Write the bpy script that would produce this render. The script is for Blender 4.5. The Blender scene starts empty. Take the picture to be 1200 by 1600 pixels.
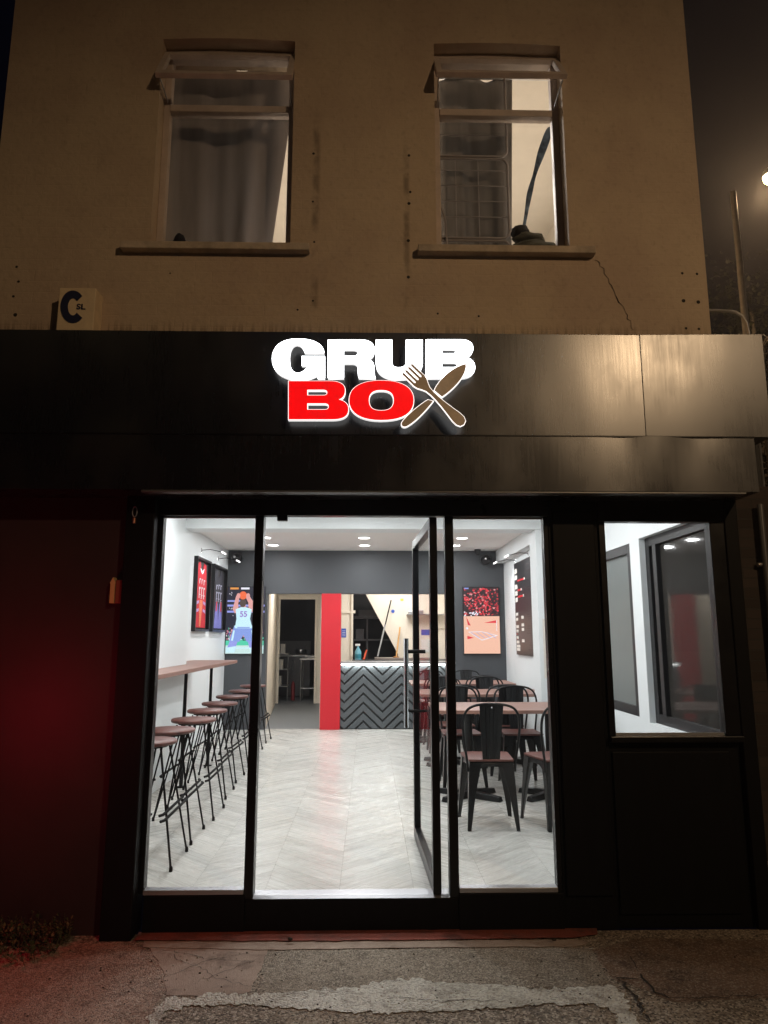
import bpy, math, random
from mathutils import Vector, Matrix
random.seed(7)
S = bpy.context.scene
COL = S.collection

# ------------------------------------------------------------------ camera
CAMH = 1.38; FPX = 1100.0
PITCH = math.radians(9.95); YAW = math.radians(-1.2)
cd = bpy.data.cameras.new('camera'); cam = bpy.data.objects.new('camera', cd); COL.objects.link(cam)
cam.location = (0, 0, CAMH); cam.rotation_euler = (math.pi/2 + PITCH, 0, YAW)
cd.sensor_fit = 'VERTICAL'; cd.sensor_height = 24; cd.lens = 24*FPX/1600
cd.clip_start = 0.05; cd.clip_end = 500
S.camera = cam
S.render.resolution_x = 768; S.render.resolution_y = 1024

# ------------------------------------------------------------------ night sky
w = bpy.data.worlds.new('World'); S.world = w; w.use_nodes = True
nt = w.node_tree; nt.nodes.clear()
sky = nt.nodes.new('ShaderNodeTexSky'); sky.sky_type = 'NISHITA'; sky.sun_disc = False
sky.sun_elevation = math.radians(-6); sky.sun_rotation = math.radians(200)
bg = nt.nodes.new('ShaderNodeBackground'); bg.inputs[1].default_value = 0.09
mixc = nt.nodes.new('ShaderNodeMix'); mixc.data_type = 'RGBA'; mixc.inputs[0].default_value = 0.75
mixc.inputs[7].default_value = (0.012, 0.012, 0.030, 1)
out = nt.nodes.new('ShaderNodeOutputWorld')
nt.links.new(sky.outputs[0], mixc.inputs[6]); nt.links.new(mixc.outputs[2], bg.inputs[0]); nt.links.new(bg.outputs[0], out.inputs[0])

# ------------------------------------------------------------------ lights and exposure
S.view_settings.view_transform = 'Standard'; S.view_settings.look = 'None'
S.view_settings.exposure = 0; S.view_settings.gamma = 1

def light(name, kind, loc, energy, color, aim=None, **kw):
    d = bpy.data.lights.new(name, kind); d.energy = energy; d.color = color
    for k, v in kw.items(): setattr(d, k, v)
    o = bpy.data.objects.new(name, d); COL.objects.link(o); o.location = loc
    if aim is not None:
        o.rotation_euler = (Vector(aim) - Vector(loc)).to_track_quat('-Z', 'Y').to_euler()
    return o
# sodium street lamp on the pavement behind and to the right of the photographer
light('street_light_near', 'SPOT', (5.0, -4.4, 6.5), 960, (1.0, 0.68, 0.39), (0.3, 4.2, 0.0),
      spot_size=math.radians(76), spot_blend=1.0, shadow_soft_size=0.13)
# weak fill spot added on the left to warm the wall
light('left_fill_light', 'SPOT', (-4.2, -1.6, 7.2), 16, (1.0, 0.74, 0.38), (-1.5, 4.2, 1.4), spot_size=math.radians(90), spot_blend=1.0, shadow_soft_size=0.2)
# red neon of the neighbouring shop front, left of the frame
light('neighbour_neon_light', 'POINT', (-1.9, 3.46, 0.95), 8.5, (1.0, 0.01, 0.05), shadow_soft_size=0.12)
# rooms
light('upper_room_light', 'AREA', (0.3, 6.2, 5.8), 140, (1.0, 0.97, 0.92), (0.3, 6.2, 0), size=0.7)
light('kitchen_light', 'AREA', (0.5, 12.0, 2.62), 42, (1.0, 0.97, 0.93), (0.5, 12.0, 0), size=0.8)
light('passage_light', 'AREA', (-1.2, 12.4, 2.62), 26, (1.0, 0.98, 0.95), (-1.2, 12.4, 0), size=0.4)
DOWN_W = 10.2

# ------------------------------------------------------------------ helpers
def at(px, py, Y):
    """a point of the facade or of the room, on the vertical plane at depth Y"""
    cp, sp = math.cos(PITCH), math.sin(PITCH); wq = -YAW
    F = Vector((math.sin(wq)*cp, math.cos(wq)*cp, sp)); R = Vector((math.cos(wq), -math.sin(wq), 0))
    U = Vector((-math.sin(wq)*sp, -math.cos(wq)*sp, cp))
    r = F + R*((px-600)/FPX) + U*((800-py)/FPX)
    t = Y/r.y
    return Vector((r.x*t, Y, CAMH + r.z*t))
def ground(px, py, Z=-0.17):
    a = at(px, py, 1.0); d = a - Vector((0, 0, CAMH)); t = (Z-CAMH)/d.z
    return Vector((d.x*t, d.y*t, Z))

def wl(o):
    v = Vector((0, 0, 0))
    while o is not None: v += o.location; o = o.parent
    return v
class MB:
    def __init__(s): s.v = []; s.f = []; s.m = []; s.mi = 0; s.sm = []
    def add(s, vs, fs, smooth=False):
        n = len(s.v); s.v += [tuple(v) for v in vs]
        for f in fs: s.f.append([i+n for i in f]); s.m.append(s.mi); s.sm.append(smooth)
        return s
    def mat(s, i): s.mi = i; return s
    def box(s, x0, x1, y0, y1, z0, z1):
        vs = [(x, y, z) for x in (x0, x1) for y in (y0, y1) for z in (z0, z1)]
        return s.add(vs, [(0,1,3,2), (4,6,7,5), (0,4,5,1), (2,3,7,6), (0,2,6,4), (1,5,7,3)])
    def prism(s, poly, axis, a, b):
        """poly: 2D points; axis 'y' -> (x,z), 'x' -> (y,z), 'z' -> (x,y)"""
        ar = sum(poly[i][0]*poly[(i+1)%len(poly)][1]-poly[(i+1)%len(poly)][0]*poly[i][1] for i in range(len(poly)))
        if ar < 0: poly = poly[::-1]
        def P(p, t): return {'y': (p[0], t, p[1]), 'x': (t, p[0], p[1]), 'z': (p[0], p[1], t)}[axis]
        n = len(poly); vs = [P(p, a) for p in poly] + [P(p, b) for p in poly]
        fs = [list(range(n)), list(range(n, 2*n))[::-1]] + [(i, i+n, (i+1)%n+n, (i+1)%n) for i in range(n)]
        return s.add(vs, fs)
    def tube(s, pts, r, n=8, closed=False, cap=True):
        pts = [Vector(p) for p in pts]; m = len(pts); rs = r if isinstance(r, (list, tuple)) else [r]*m
        vs = []; up = Vector((0, 0, 1)); prev = None
        for i, p in enumerate(pts):
            if closed: t = pts[(i+1) % m] - pts[i-1]
            else: t = pts[min(i+1, m-1)] - pts[max(i-1, 0)]
            t.normalize()
            if prev is None:
                a = t.cross(up)
                if a.length < 1e-3: a = t.cross(Vector((1, 0, 0)))
            else:
                a = prev - t*prev.dot(t)
                if a.length < 1e-4: a = t.cross(up)
            a.normalize(); prev = a; b = t.cross(a)
            for k in range(n):
                q = 2*math.pi*k/n; vs.append(p + (a*math.cos(q) + b*math.sin(q))*rs[i])
        fs = []
        for i in range(m if closed else m-1):
            j = (i+1) % m
            for k in range(n): fs.append((i*n+k, i*n+(k+1) % n, j*n+(k+1) % n, j*n+k))
        s.add(vs, fs, True)
        if cap and not closed:
            s.add(vs[:n], [list(range(n))[::-1]]); s.add(vs[-n:], [list(range(n))])
        return s
    def lathe(s, prof, c=(0, 0, 0), n=24, axis='z', smooth=True):
        vs = []
        for r, h in prof:
            for k in range(n):
                q = 2*math.pi*k/n; a, b = r*math.cos(q), r*math.sin(q)
                v = {'z': (a, b, h), 'y': (a, h, b), 'x': (h, a, b)}[axis]
                vs.append((v[0]+c[0], v[1]+c[1], v[2]+c[2]))
        fs = [(i*n+k, i*n+(k+1) % n, (i+1)*n+(k+1) % n, (i+1)*n+k) for i in range(len(prof)-1) for k in range(n)]
        if axis == 'y': fs = [f[::-1] for f in fs]
        s.add(vs, fs, smooth)
        m = len(prof)-1
        if prof[0][0] > 1e-4: s.add(vs[:n], [list(range(n))[::-1]])
        if prof[-1][0] > 1e-4: s.add(vs[m*n:], [list(range(n))])
        return s
    def build(s, name, mats, parent=None, bevel=0, local=False):
        me = bpy.data.meshes.new(name)
        off = Vector((0, 0, 0)) if (parent is None or local) else wl(parent)
        me.from_pydata([tuple(Vector(v)-off) for v in s.v], [], s.f)
        if not isinstance(mats, (list, tuple)): mats = [mats]
        for m in mats: me.materials.append(m)
        me.polygons.foreach_set('material_index', s.m); me.polygons.foreach_set('use_smooth', s.sm); me.update()
        o = bpy.data.objects.new(name, me); COL.objects.link(o)
        if parent is not None: o.parent = parent
        if bevel:
            b = o.modifiers.new('bevel', 'BEVEL'); b.width = bevel; b.segments = 2; b.limit_method = 'ANGLE'
        return o
def tag(o, label=None, cat=None, group=None, kind=None):
    for k, v in (('label', label), ('category', cat), ('group', group), ('kind', kind)):
        if v: o[k] = v
    return o
def thing(name, loc, label, cat, group=None):
    o = bpy.data.objects.new(name, None); o.empty_display_size = .1; COL.objects.link(o); o.location = loc
    return tag(o, label, cat, group)
def kids(o): return [c for c in bpy.data.objects if c.parent == o]
def dup(o, loc, rz=0, label=None):
    def rec(a, par):
        c = a.copy(); COL.objects.link(c); c.parent = par
        for k in kids(a):
            if k is not c: rec(k, c)
        return c
    ch = [k for k in kids(o)]
    r = o.copy(); COL.objects.link(r); r.location = loc; r.rotation_euler = (0, 0, rz)
    if label: r['label'] = label
    for k in ch: rec(k, r)
    return r
def bx(name, b, mat, parent=None, bevel=0): return MB().box(*b).build(name, mat, parent, bevel)

# ------------------------------------------------------------------ outlines (svg-like path -> curve -> mesh)
def parse(path):
    subs = []; cur = []; pen = (0, 0)
    tk = path.replace(',', ' ').split(); i = 0; cmd = None
    while i < len(tk):
        if tk[i].isalpha(): cmd = tk[i]; i += 1
        if cmd == 'Z':
            subs.append(cur); cur = []; continue
        if cmd in 'ML':
            pen = (float(tk[i]), float(tk[i+1])); i += 2; cur.append(pen)
        elif cmd == 'C':
            q = [float(t) for t in tk[i:i+6]]; i += 6
            for k in range(1, 11):
                t = k/10; u = 1-t
                cur.append((u**3*pen[0]+3*u*u*t*q[0]+3*u*t*t*q[2]+t**3*q[4], u**3*pen[1]+3*u*u*t*q[1]+3*u*t*t*q[3]+t**3*q[5]))
            pen = (q[4], q[5])
    if cur: subs.append(cur)
    return subs
def plate(name, subs, Y, thick, mat, parent, grow=0.0, side=None):
    """subs: closed loops of (x,z) metres; a standing plate at depth Y (front face), thick towards +Y"""
    cu = bpy.data.curves.new(name, 'CURVE'); cu.dimensions = '2D'; cu.fill_mode = 'BOTH'
    cu.extrude = thick/2; cu.offset = grow
    for sub in subs:
        if (Vector(sub[0])-Vector(sub[-1])).length < 1e-5: sub = sub[:-1]
        sp = cu.splines.new('POLY'); sp.points.add(len(sub)-1); sp.use_cyclic_u = True
        for p, q in zip(sp.points, sub): p.co = (q[0], q[1], 0, 1)
    t = bpy.data.objects.new(name, cu); COL.objects.link(t)
    dg = bpy.context.evaluated_depsgraph_get(); dg.update()
    me = bpy.data.meshes.new_from_object(t.evaluated_get(dg)); bpy.data.objects.remove(t); bpy.data.curves.remove(cu)
    off = wl(parent) if parent else Vector((0, 0, 0))
    me.transform(Matrix.Rotation(math.pi/2, 4, 'X')); me.transform(Matrix.Translation(Vector((0, Y+thick/2, 0))-off))
    me.materials.clear(); me.materials.append(mat); me.name = name
    if side is not None:
        me.materials.append(side); me.update()
        for p in me.polygons: p.material_index = 0 if p.normal.y < -.5 else 1
    o = bpy.data.objects.new(name, me); COL.objects.link(o)
    if parent: o.parent = parent
    return o
def text(name, body, loc, size, mat, parent, rot=(math.pi/2, 0, 0), bold=0.0, ext=0.001, sx=1.0):
    cu = bpy.data.curves.new(name, 'FONT'); cu.body = body; cu.size = size; cu.extrude = ext; cu.offset = bold
    cu.align_x = 'CENTER'; cu.align_y = 'CENTER'
    t = bpy.data.objects.new(name, cu); COL.objects.link(t)
    dg = bpy.context.evaluated_depsgraph_get(); dg.update()
    me = bpy.data.meshes.new_from_object(t.evaluated_get(dg)); bpy.data.objects.remove(t)
    from mathutils import Euler
    me.transform(Matrix.Diagonal((sx, 1, 1, 1))); me.transform(Euler(rot).to_matrix().to_4x4())
    me.transform(Matrix.Translation(Vector(loc) - (wl(parent) if parent else Vector((0, 0, 0)))))
    me.materials.clear(); me.materials.append(mat)
    o = bpy.data.objects.new(name, me); COL.objects.link(o)
    if parent: o.parent = parent
    return o

# ------------------------------------------------------------------ materials
def hx(r, g, b):
    f = lambda c: ((c/255+.055)/1.055)**2.4 if c > 10 else c/255/12.92
    return (f(r), f(g), f(b), 1)
def M(name, col, rough=.5, metal=0, emis=None, es=0, spec=None, noise=0, nscale=8, nstretch=(1, 1, 1), bump=0, bscale=40, aniso=0, rvar=0, coat=0):
    m = bpy.data.materials.new(name); m.use_nodes = True; n = m.node_tree; b = n.nodes['Principled BSDF']
    if len(col) == 3: col = (*col, 1)
    b.inputs['Base Color'].default_value = col; b.inputs['Roughness'].default_value = rough; b.inputs['Metallic'].default_value = metal
    if emis: b.inputs['Emission Color'].default_value = (*emis[:3], 1); b.inputs['Emission Strength'].default_value = es
    if spec is not None: b.inputs['Specular IOR Level'].default_value = spec
    if coat: b.inputs['Coat Weight'].default_value = coat; b.inputs['Coat Roughness'].default_value = .08
    if noise or bump or rvar:
        tc = n.nodes.new('ShaderNodeTexCoord'); mp = n.nodes.new('ShaderNodeMapping'); mp.inputs['Scale'].default_value = nstretch
        n.links.new(tc.outputs['Object'], mp.inputs[0])
        nz = n.nodes.new('ShaderNodeTexNoise'); nz.inputs['Scale'].default_value = nscale; nz.inputs['Detail'].default_value = 8; nz.inputs['Roughness'].default_value = .62
        n.links.new(mp.outputs[0], nz.inputs[0])
        if noise:
            mr = n.nodes.new('ShaderNodeMapRange'); mr.inputs[1].default_value = .3; mr.inputs[2].default_value = .7; mr.inputs[3].default_value = 1-noise; mr.inputs[4].default_value = 1+noise*.6
            mx = n.nodes.new('ShaderNodeMix'); mx.data_type = 'RGBA'; mx.blend_type = 'MULTIPLY'; mx.inputs[0].default_value = 1; mx.inputs[6].default_value = col
            n.links.new(nz.outputs[0], mr.inputs[0]); n.links.new(mr.outputs[0], mx.inputs[7]); n.links.new(mx.outputs[2], b.inputs['Base Color'])
        if rvar:
            r2 = n.nodes.new('ShaderNodeMapRange'); r2.inputs[1].default_value = .3; r2.inputs[2].default_value = .7; r2.inputs[3].default_value = max(.02, rough-rvar); r2.inputs[4].default_value = min(1, rough+rvar)
            n.links.new(nz.outputs[0], r2.inputs[0]); n.links.new(r2.outputs[0], b.inputs['Roughness'])
        if bump:
            n2 = n.nodes.new('ShaderNodeTexNoise'); n2.inputs['Scale'].default_value = bscale; n2.inputs['Detail'].default_value = 6
            n.links.new(mp.outputs[0], n2.inputs[0]); bp = n.nodes.new('ShaderNodeBump'); bp.inputs['Strength'].default_value = min(1, bump*10) if bump < .1 else 1
            bp.inputs['Distance'].default_value = bump*.05; n.links.new(n2.outputs[0], bp.inputs['Height']); n.links.new(bp.outputs[0], b.inputs['Normal'])
    return m
def glassmat(name, tint=(1, 1, 1), f=.9, rough=0.0, haze=0.0):
    m = bpy.data.materials.new(name); m.use_nodes = True; n = m.node_tree; n.nodes.clear()
    o = n.nodes.new('ShaderNodeOutputMaterial'); t = n.nodes.new('ShaderNodeBsdfTransparent'); g = n.nodes.new('ShaderNodeBsdfGlossy')
    t.inputs[0].default_value = (*tint, 1); g.inputs['Roughness'].default_value = rough
    fr = n.nodes.new('ShaderNodeFresnel'); fr.inputs[0].default_value = 1.3
    mm_ = n.nodes.new('ShaderNodeMath'); mm_.operation = 'MULTIPLY'; mm_.inputs[1].default_value = f; n.links.new(fr.outputs[0], mm_.inputs[0])
    mx = n.nodes.new('ShaderNodeMixShader'); n.links.new(mm_.outputs[0], mx.inputs[0]); n.links.new(t.outputs[0], mx.inputs[1]); n.links.new(g.outputs[0], mx.inputs[2])
    n.links.new(mx.outputs[0], o.inputs[0]); return m
def nd(n, t, **kw):
    x = n.nodes.new('ShaderNode'+t)
    for k, v in kw.items(): setattr(x, k, v)
    return x
def mth(n, op, a, b=None, c=None):
    x = n.nodes.new('ShaderNodeMath'); x.operation = op
    for i, q in enumerate((a, b, c)):
        if q is None: continue
        if isinstance(q, (int, float)): x.inputs[i].default_value = q
        else: n.links.new(q, x.inputs[i])
    return x.outputs[0]
def mixrgb(n, f, a, b, mode='MIX'):
    x = n.nodes.new('ShaderNodeMix'); x.data_type = 'RGBA'; x.blend_type = mode
    for i, q in ((0, f), (6, a), (7, b)):
        if isinstance(q, (int, float)): x.inputs[i].default_value = q
        elif isinstance(q, (tuple, list)): x.inputs[i].default_value = q if len(q) == 4 else (*q, 1)
        else: n.links.new(q, x.inputs[i])
    return x.outputs[2]
def base(name):
    m = bpy.data.materials.new(name); m.use_nodes = True; n = m.node_tree; b = n.nodes['Principled BSDF']
    tc = n.nodes.new('ShaderNodeTexCoord'); return m, n, b, tc
def noise(n, vec, scale, stretch=(1, 1, 1), detail=6, rough=.6):
    mp = n.nodes.new('ShaderNodeMapping'); mp.inputs['Scale'].default_value = stretch; n.links.new(vec, mp.inputs[0])
    z = n.nodes.new('ShaderNodeTexNoise'); z.inputs['Scale'].default_value = scale; z.inputs['Detail'].default_value = detail; z.inputs['Roughness'].default_value = rough
    n.links.new(mp.outputs[0], z.inputs[0]); return z.outputs[0]
def ramp(n, v, a, b, lo=0.0, hi=1.0):
    x = n.nodes.new('ShaderNodeMapRange'); n.links.new(v, x.inputs[0])
    for i, q in enumerate((a, b, lo, hi)): x.inputs[i+1].default_value = q
    x.interpolation_type = 'SMOOTHSTEP'; return x.outputs[0]
def bumpn(n, h, b, dist, st=1.0):
    x = n.nodes.new('ShaderNodeBump'); x.inputs['Distance'].default_value = dist; x.inputs['Strength'].default_value = st
    n.links.new(h, x.inputs['Height']); n.links.new(x.outputs[0], b.inputs['Normal']); return x

# painted masonry of the upper floor: faint courses, blotches, drip stains over the fascia
def mat_masonry():
    m, n, b, tc = base('painted_masonry'); g = n.nodes.new('ShaderNodeNewGeometry'); P = g.outputs['Position']
    sp = nd(n, 'SeparateXYZ'); n.links.new(P, sp.inputs[0]); X, Y, Z = sp.outputs
    big = noise(n, P, 1.3, detail=5); fine = noise(n, P, 26, detail=8); med = noise(n, P, 6, (1, 1, .45))
    c = mixrgb(n, ramp(n, big, .35, .68), hx(196, 176, 150), hx(182, 160, 138))
    c = mixrgb(n, ramp(n, med, .55, .75, 0, .15), c, hx(128, 108, 90))
    c = mixrgb(n, ramp(n, fine, .5, .78, 0, .22), c, hx(110, 92, 75))
    # drips just above the fascia
    st = noise(n, P, 1, (62, 62, 2.0), detail=3); ph = noise(n, P, 1, (9, 9, .5), detail=2)
    hgt = ramp(n, Z, 3.2, 3.36, 1, 0)
    thr = mth(n, 'MULTIPLY', hgt, ramp(n, ph, .25, .7, .7, 1.1))
    dr = mth(n, 'MULTIPLY', ramp(n, st, .47, .58), thr)
    c = mixrgb(n, mth(n, 'MULTIPLY', dr, .8), c, hx(78, 62, 44))
    c = mixrgb(n, ramp(n, Z, 3.08, 3.36, .35, 0), c, hx(120, 100, 70))
    # vertical stain lines left by old pipes
    for xc, z0, z1, wd in ((-.36, 3.3, 4.9, .035), (.235, 3.3, 4.85, .03)):
        dx = mth(n, 'ABSOLUTE', mth(n, 'SUBTRACT', X, xc)); k = ramp(n, dx, wd*.2, wd, .5, 0)
        k = mth(n, 'MULTIPLY', k, ramp(n, noise(n, P, 5, (1, 1, .8)), .42, .62))
        k = mth(n, 'MULTIPLY', k, mth(n, 'MULTIPLY', ramp(n, Z, z0, z0+.15), ramp(n, Z, z1-.25, z1, 1, 0)))
        c = mixrgb(n, k, c, hx(70, 58, 48))
    n.links.new(c, b.inputs['Base Color']); b.inputs['Roughness'].default_value = .8
    # courses of bricks under the paint
    cx = nd(n, 'CombineXYZ'); n.links.new(X, cx.inputs[0]); n.links.new(Z, cx.inputs[1])
    br = nd(n, 'TexBrick'); n.links.new(cx.outputs[0], br.inputs[0]); br.inputs['Scale'].default_value = 1
    br.inputs['Brick Width'].default_value = .225; br.inputs['Row Height'].default_value = .075; br.inputs['Mortar Size'].default_value = .006; br.inputs['Mortar Smooth'].default_value = 1
    h = mth(n, 'ADD', mth(n, 'MULTIPLY', br.outputs['Fac'], -.13), mth(n, 'MULTIPLY', fine, 1.0))
    h = mth(n, 'ADD', h, mth(n, 'MULTIPLY', noise(n, P, 3), 1.6))
    bumpn(n, h, b, .006, .8); return m
def mat_fascia(name, rough=.4, warp=.004):
    m, n, b, tc = base(name); g = n.nodes.new('ShaderNodeNewGeometry'); P = g.outputs['Position']
    wipe = noise(n, P, 1, (95, 95, 3.2), detail=5, rough=.7); smear = noise(n, P, 2.2, (1, 1, .6)); big = noise(n, P, 1.1, (1, 1, .5), detail=2)
    n.links.new(mixrgb(n, ramp(n, smear, .45, .8), (.006, .006, .0075, 1), (.012, .011, .011, 1)), b.inputs['Base Color'])
    r = mth(n, 'ADD', ramp(n, wipe, .3, .7, rough-.015, rough+.02), ramp(n, smear, .4, .7, -.04, .05)); n.links.new(r, b.inputs['Roughness'])
    b.inputs['Specular IOR Level'].default_value = 1.0
    h = mth(n, 'ADD', mth(n, 'MULTIPLY', big, 2.6), mth(n, 'MULTIPLY', wipe, .010)); bumpn(n, h, b, warp, 1)
    return m
def mat_floor():
    m, n, b, tc = base('chevron_vinyl'); P = tc.outputs['Object']; sp = nd(n, 'SeparateXYZ'); n.links.new(P, sp.inputs[0]); X, Y, Z = sp.outputs
    wv = .41; pw = .125
    u = mth(n, 'ADD', X, .16+wv*20); col = mth(n, 'FLOOR', mth(n, 'DIVIDE', u, wv)); pp = mth(n, 'PINGPONG', u, wv)
    t = mth(n, 'SUBTRACT', Y, mth(n, 'MULTIPLY', pp, .93)); pid = mth(n, 'FLOOR', mth(n, 'DIVIDE', t, pw)); fr = mth(n, 'FRACT', mth(n, 'DIVIDE', t, pw))
    cv = nd(n, 'CombineXYZ'); n.links.new(col, cv.inputs[0]); n.links.new(pid, cv.inputs[1])
    wn = nd(n, 'TexWhiteNoise'); wn.noise_dimensions = '3D'; n.links.new(cv.outputs[0], wn.inputs[0]); rnd = wn.outputs[0]
    gv = nd(n, 'CombineXYZ'); n.links.new(mth(n, 'MULTIPLY', t, 26), gv.inputs[0]); n.links.new(mth(n, 'MULTIPLY', pp, 2.2), gv.inputs[1]); n.links.new(mth(n, 'MULTIPLY', rnd, 37), gv.inputs[2])
    gz = nd(n, 'TexNoise'); n.links.new(gv.outputs[0], gz.inputs[0]); gz.inputs['Scale'].default_value = 1; gz.inputs['Detail'].default_value = 6; gz.inputs['Roughness'].default_value = .65
    c = mixrgb(n, rnd, hx(210, 209, 203), hx(190, 189, 183)); c = mixrgb(n, ramp(n, gz.outputs[0], .45, .72, 0, .6), c, hx(152, 149, 142)); c = mixrgb(n, ramp(n, noise(n, P, 2.4), .45, .7, 0, .2), c, hx(170, 166, 158))
    e1 = mth(n, 'LESS_THAN', fr, .028); e2 = mth(n, 'LESS_THAN', mth(n, 'FRACT', mth(n, 'DIVIDE', u, wv)), .008); e = mth(n, 'MAXIMUM', e1, e2)
    c = mixrgb(n, mth(n, 'MULTIPLY', e, .6), c, hx(118, 114, 106)); n.links.new(c, b.inputs['Base Color'])
    n.links.new(ramp(n, gz.outputs[0], .3, .7, .22, .34), b.inputs['Roughness'])
    bumpn(n, mth(n, 'SUBTRACT', mth(n, 'MULTIPLY', gz.outputs[0], .5), e), b, .0012, .7); return m
def mat_pave(name, c1, c2, c3, grit=110, stone=0.5, bd=.004, lift=.6):
    m, n, b, tc = base(name); P = tc.outputs['Object']
    vo = nd(n, 'TexVoronoi'); vo.inputs['Scale'].default_value = grit; n.links.new(P, vo.inputs[0])
    vo2 = nd(n, 'TexVoronoi'); vo2.inputs['Scale'].default_value = grit*.7; n.links.new(P, vo2.inputs[0])
    big = noise(n, P, 1.6); med = noise(n, P, 9, detail=8); fine = noise(n, P, 60, detail=8)
    c = mixrgb(n, ramp(n, big, .35, .68), c1, c2); c = mixrgb(n, ramp(n, med, .48, .68, 0, .7), c, c3)
    sepc = nd(n, 'SeparateColor'); n.links.new(vo.outputs['Color'], sepc.inputs[0]); st = ramp(n, sepc.outputs[0], .55, .95, 0, stone)
    c = mixrgb(n, st, c, hx(190, 180, 162)); c = mixrgb(n, ramp(n, sepc.outputs[2], .6, .9, 0, stone), c, hx(60, 52, 44)); sep2 = nd(n, 'SeparateColor'); n.links.new(vo2.outputs['Color'], sep2.inputs[0])
    c = mixrgb(n, ramp(n, sep2.outputs[1], .90, .93, 0, stone*.8), c, hx(190, 180, 165)); c = mixrgb(n, ramp(n, fine, .55, .75, 0, .4), c, hx(40, 36, 32))
    n.links.new(c, b.inputs['Base Color']); b.inputs['Roughness'].default_value = .85
    h = mth(n, 'ADD', mth(n, 'MULTIPLY', vo.outputs['Distance'], -1), mth(n, 'MULTIPLY', fine, .8)); h = mth(n, 'ADD', h, mth(n, 'MULTIPLY', med, 1.5))
    bumpn(n, h, b, bd, .9); return m
def mat_wood(name, c1, c2, axis=(1, 14, 14), rough=.45):
    m, n, b, tc = base(name); P = tc.outputs['Object']; z = noise(n, P, 3.2, axis, detail=8, rough=.7); k = noise(n, P, 2)
    c = mixrgb(n, ramp(n, z, .35, .68), c1, c2); c = mixrgb(n, ramp(n, k, .4, .7, 0, .3), c, c1); n.links.new(c, b.inputs['Base Color'])
    b.inputs['Roughness'].default_value = rough; bumpn(n, z, b, .001, .4); return m

#
MASON = mat_masonry()
FASC = mat_fascia('fascia_gloss_black', .31, .003); FASC2 = mat_fascia('shutter_box_black', .29, .008)
FLOOR = mat_floor()
BLACKF = M('black_powder_coat', (.005, .005, .006), .32, spec=.35, rvar=.06, nscale=5)
BLACKW = M('black_painted_timber', (.0035, .0035, .0042), .55, spec=.15, noise=.3, nscale=3, nstretch=(6, 6, .6), bump=.02, bscale=20)
LEFTW = M('dark_painted_render', (.022, .009, .011), .7, noise=.3, nscale=3, bump=.04, bscale=30)
WHITE = M('white_wall_paint', hx(224, 229, 230), .6, noise=.03, nscale=3, bump=.01, bscale=60)
CEIL = M('ceiling_white', hx(232, 230, 226), .8, noise=.02)
GREYW = M('charcoal_wall_paint', hx(70, 73, 77), .55, noise=.08, nscale=2, bump=.01)
CREAM = M('cream_wall_paint', hx(232, 224, 210), .55, noise=.07, nscale=2.5)
RED = M('red_gloss_paint', hx(205, 28, 42), .4, noise=.04, nscale=4)
DARKK = M('unlit_room_black', hx(26, 26, 28), .6, noise=.2)  # near-black colour stands in for the lack of light in the back rooms
GREYFL = M('grey_safety_flooring', hx(120, 124, 128), .5, noise=.12, nscale=12)
STEEL = M('brushed_steel', (.55, .55, .56), .32, 1, noise=.1, nstretch=(1, 1, 12))
ALU = M('anodised_aluminium', (.5, .5, .52), .42, 1)
CHROME = M('chrome', (.75, .75, .77), .12, 1)
GLASS = glassmat('clear_glass'); GLASSD = glassmat('door_glass', (.93, .95, .95), .12)
FRAMEW = M('weathered_window_paint', hx(196, 180, 168), .6, noise=.2, nscale=7, nstretch=(1, 1, 1), bump=.03)
SILL = M('stone_sill', hx(186, 170, 150), .85, noise=.35, nscale=9, bump=.08)
SOFF = M('brown_reveal', hx(118, 95, 86), .85, noise=.3, nscale=8, bump=.08)  # darker brown tone for the window reveals
WOODR = mat_wood('stained_seat_wood', hx(108, 66, 58), hx(78, 46, 42))
WOODT = mat_wood('table_laminate', hx(150, 116, 104), hx(126, 94, 84))
BLKMET = M('chair_gunmetal', (.016, .017, .018), .36, .6, rvar=.08, nscale=14)
BLKROD = M('black_rod', (.006, .006, .006), .7, 0, spec=.12)
PLASTW = M('white_plastic', hx(230, 230, 228), .4)
BLUE = M('blue_print', hx(50, 92, 190), .5)
CONC = mat_pave('pavement_asphalt', hx(152, 138, 120), hx(122, 111, 97), hx(90, 81, 70), 120, .9, .008)
CONCL = mat_pave('worn_left_paving', hx(166, 142, 124), hx(142, 120, 104), hx(104, 86, 74), 150, .6, .006)
PATCHD = mat_pave('fine_asphalt_patch', hx(152, 142, 126), hx(126, 117, 102), hx(94, 86, 74), 170, .75, .006)
PATCHS = mat_pave('smooth_cement_patch', hx(168, 150, 134), hx(146, 128, 114), hx(116, 100, 88), 300, .08, .002)
MORTAR = mat_pave('pale_mortar_band', hx(232, 232, 222), hx(205, 203, 190), hx(150, 144, 132), 110, .3, .014)
REDST = mat_pave('red_painted_step', hx(132, 62, 46), hx(112, 52, 40), hx(80, 44, 36), 260, .08, .002)
CRACK = M('crack_dirt', (.03, .025, .018), .95)

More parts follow.
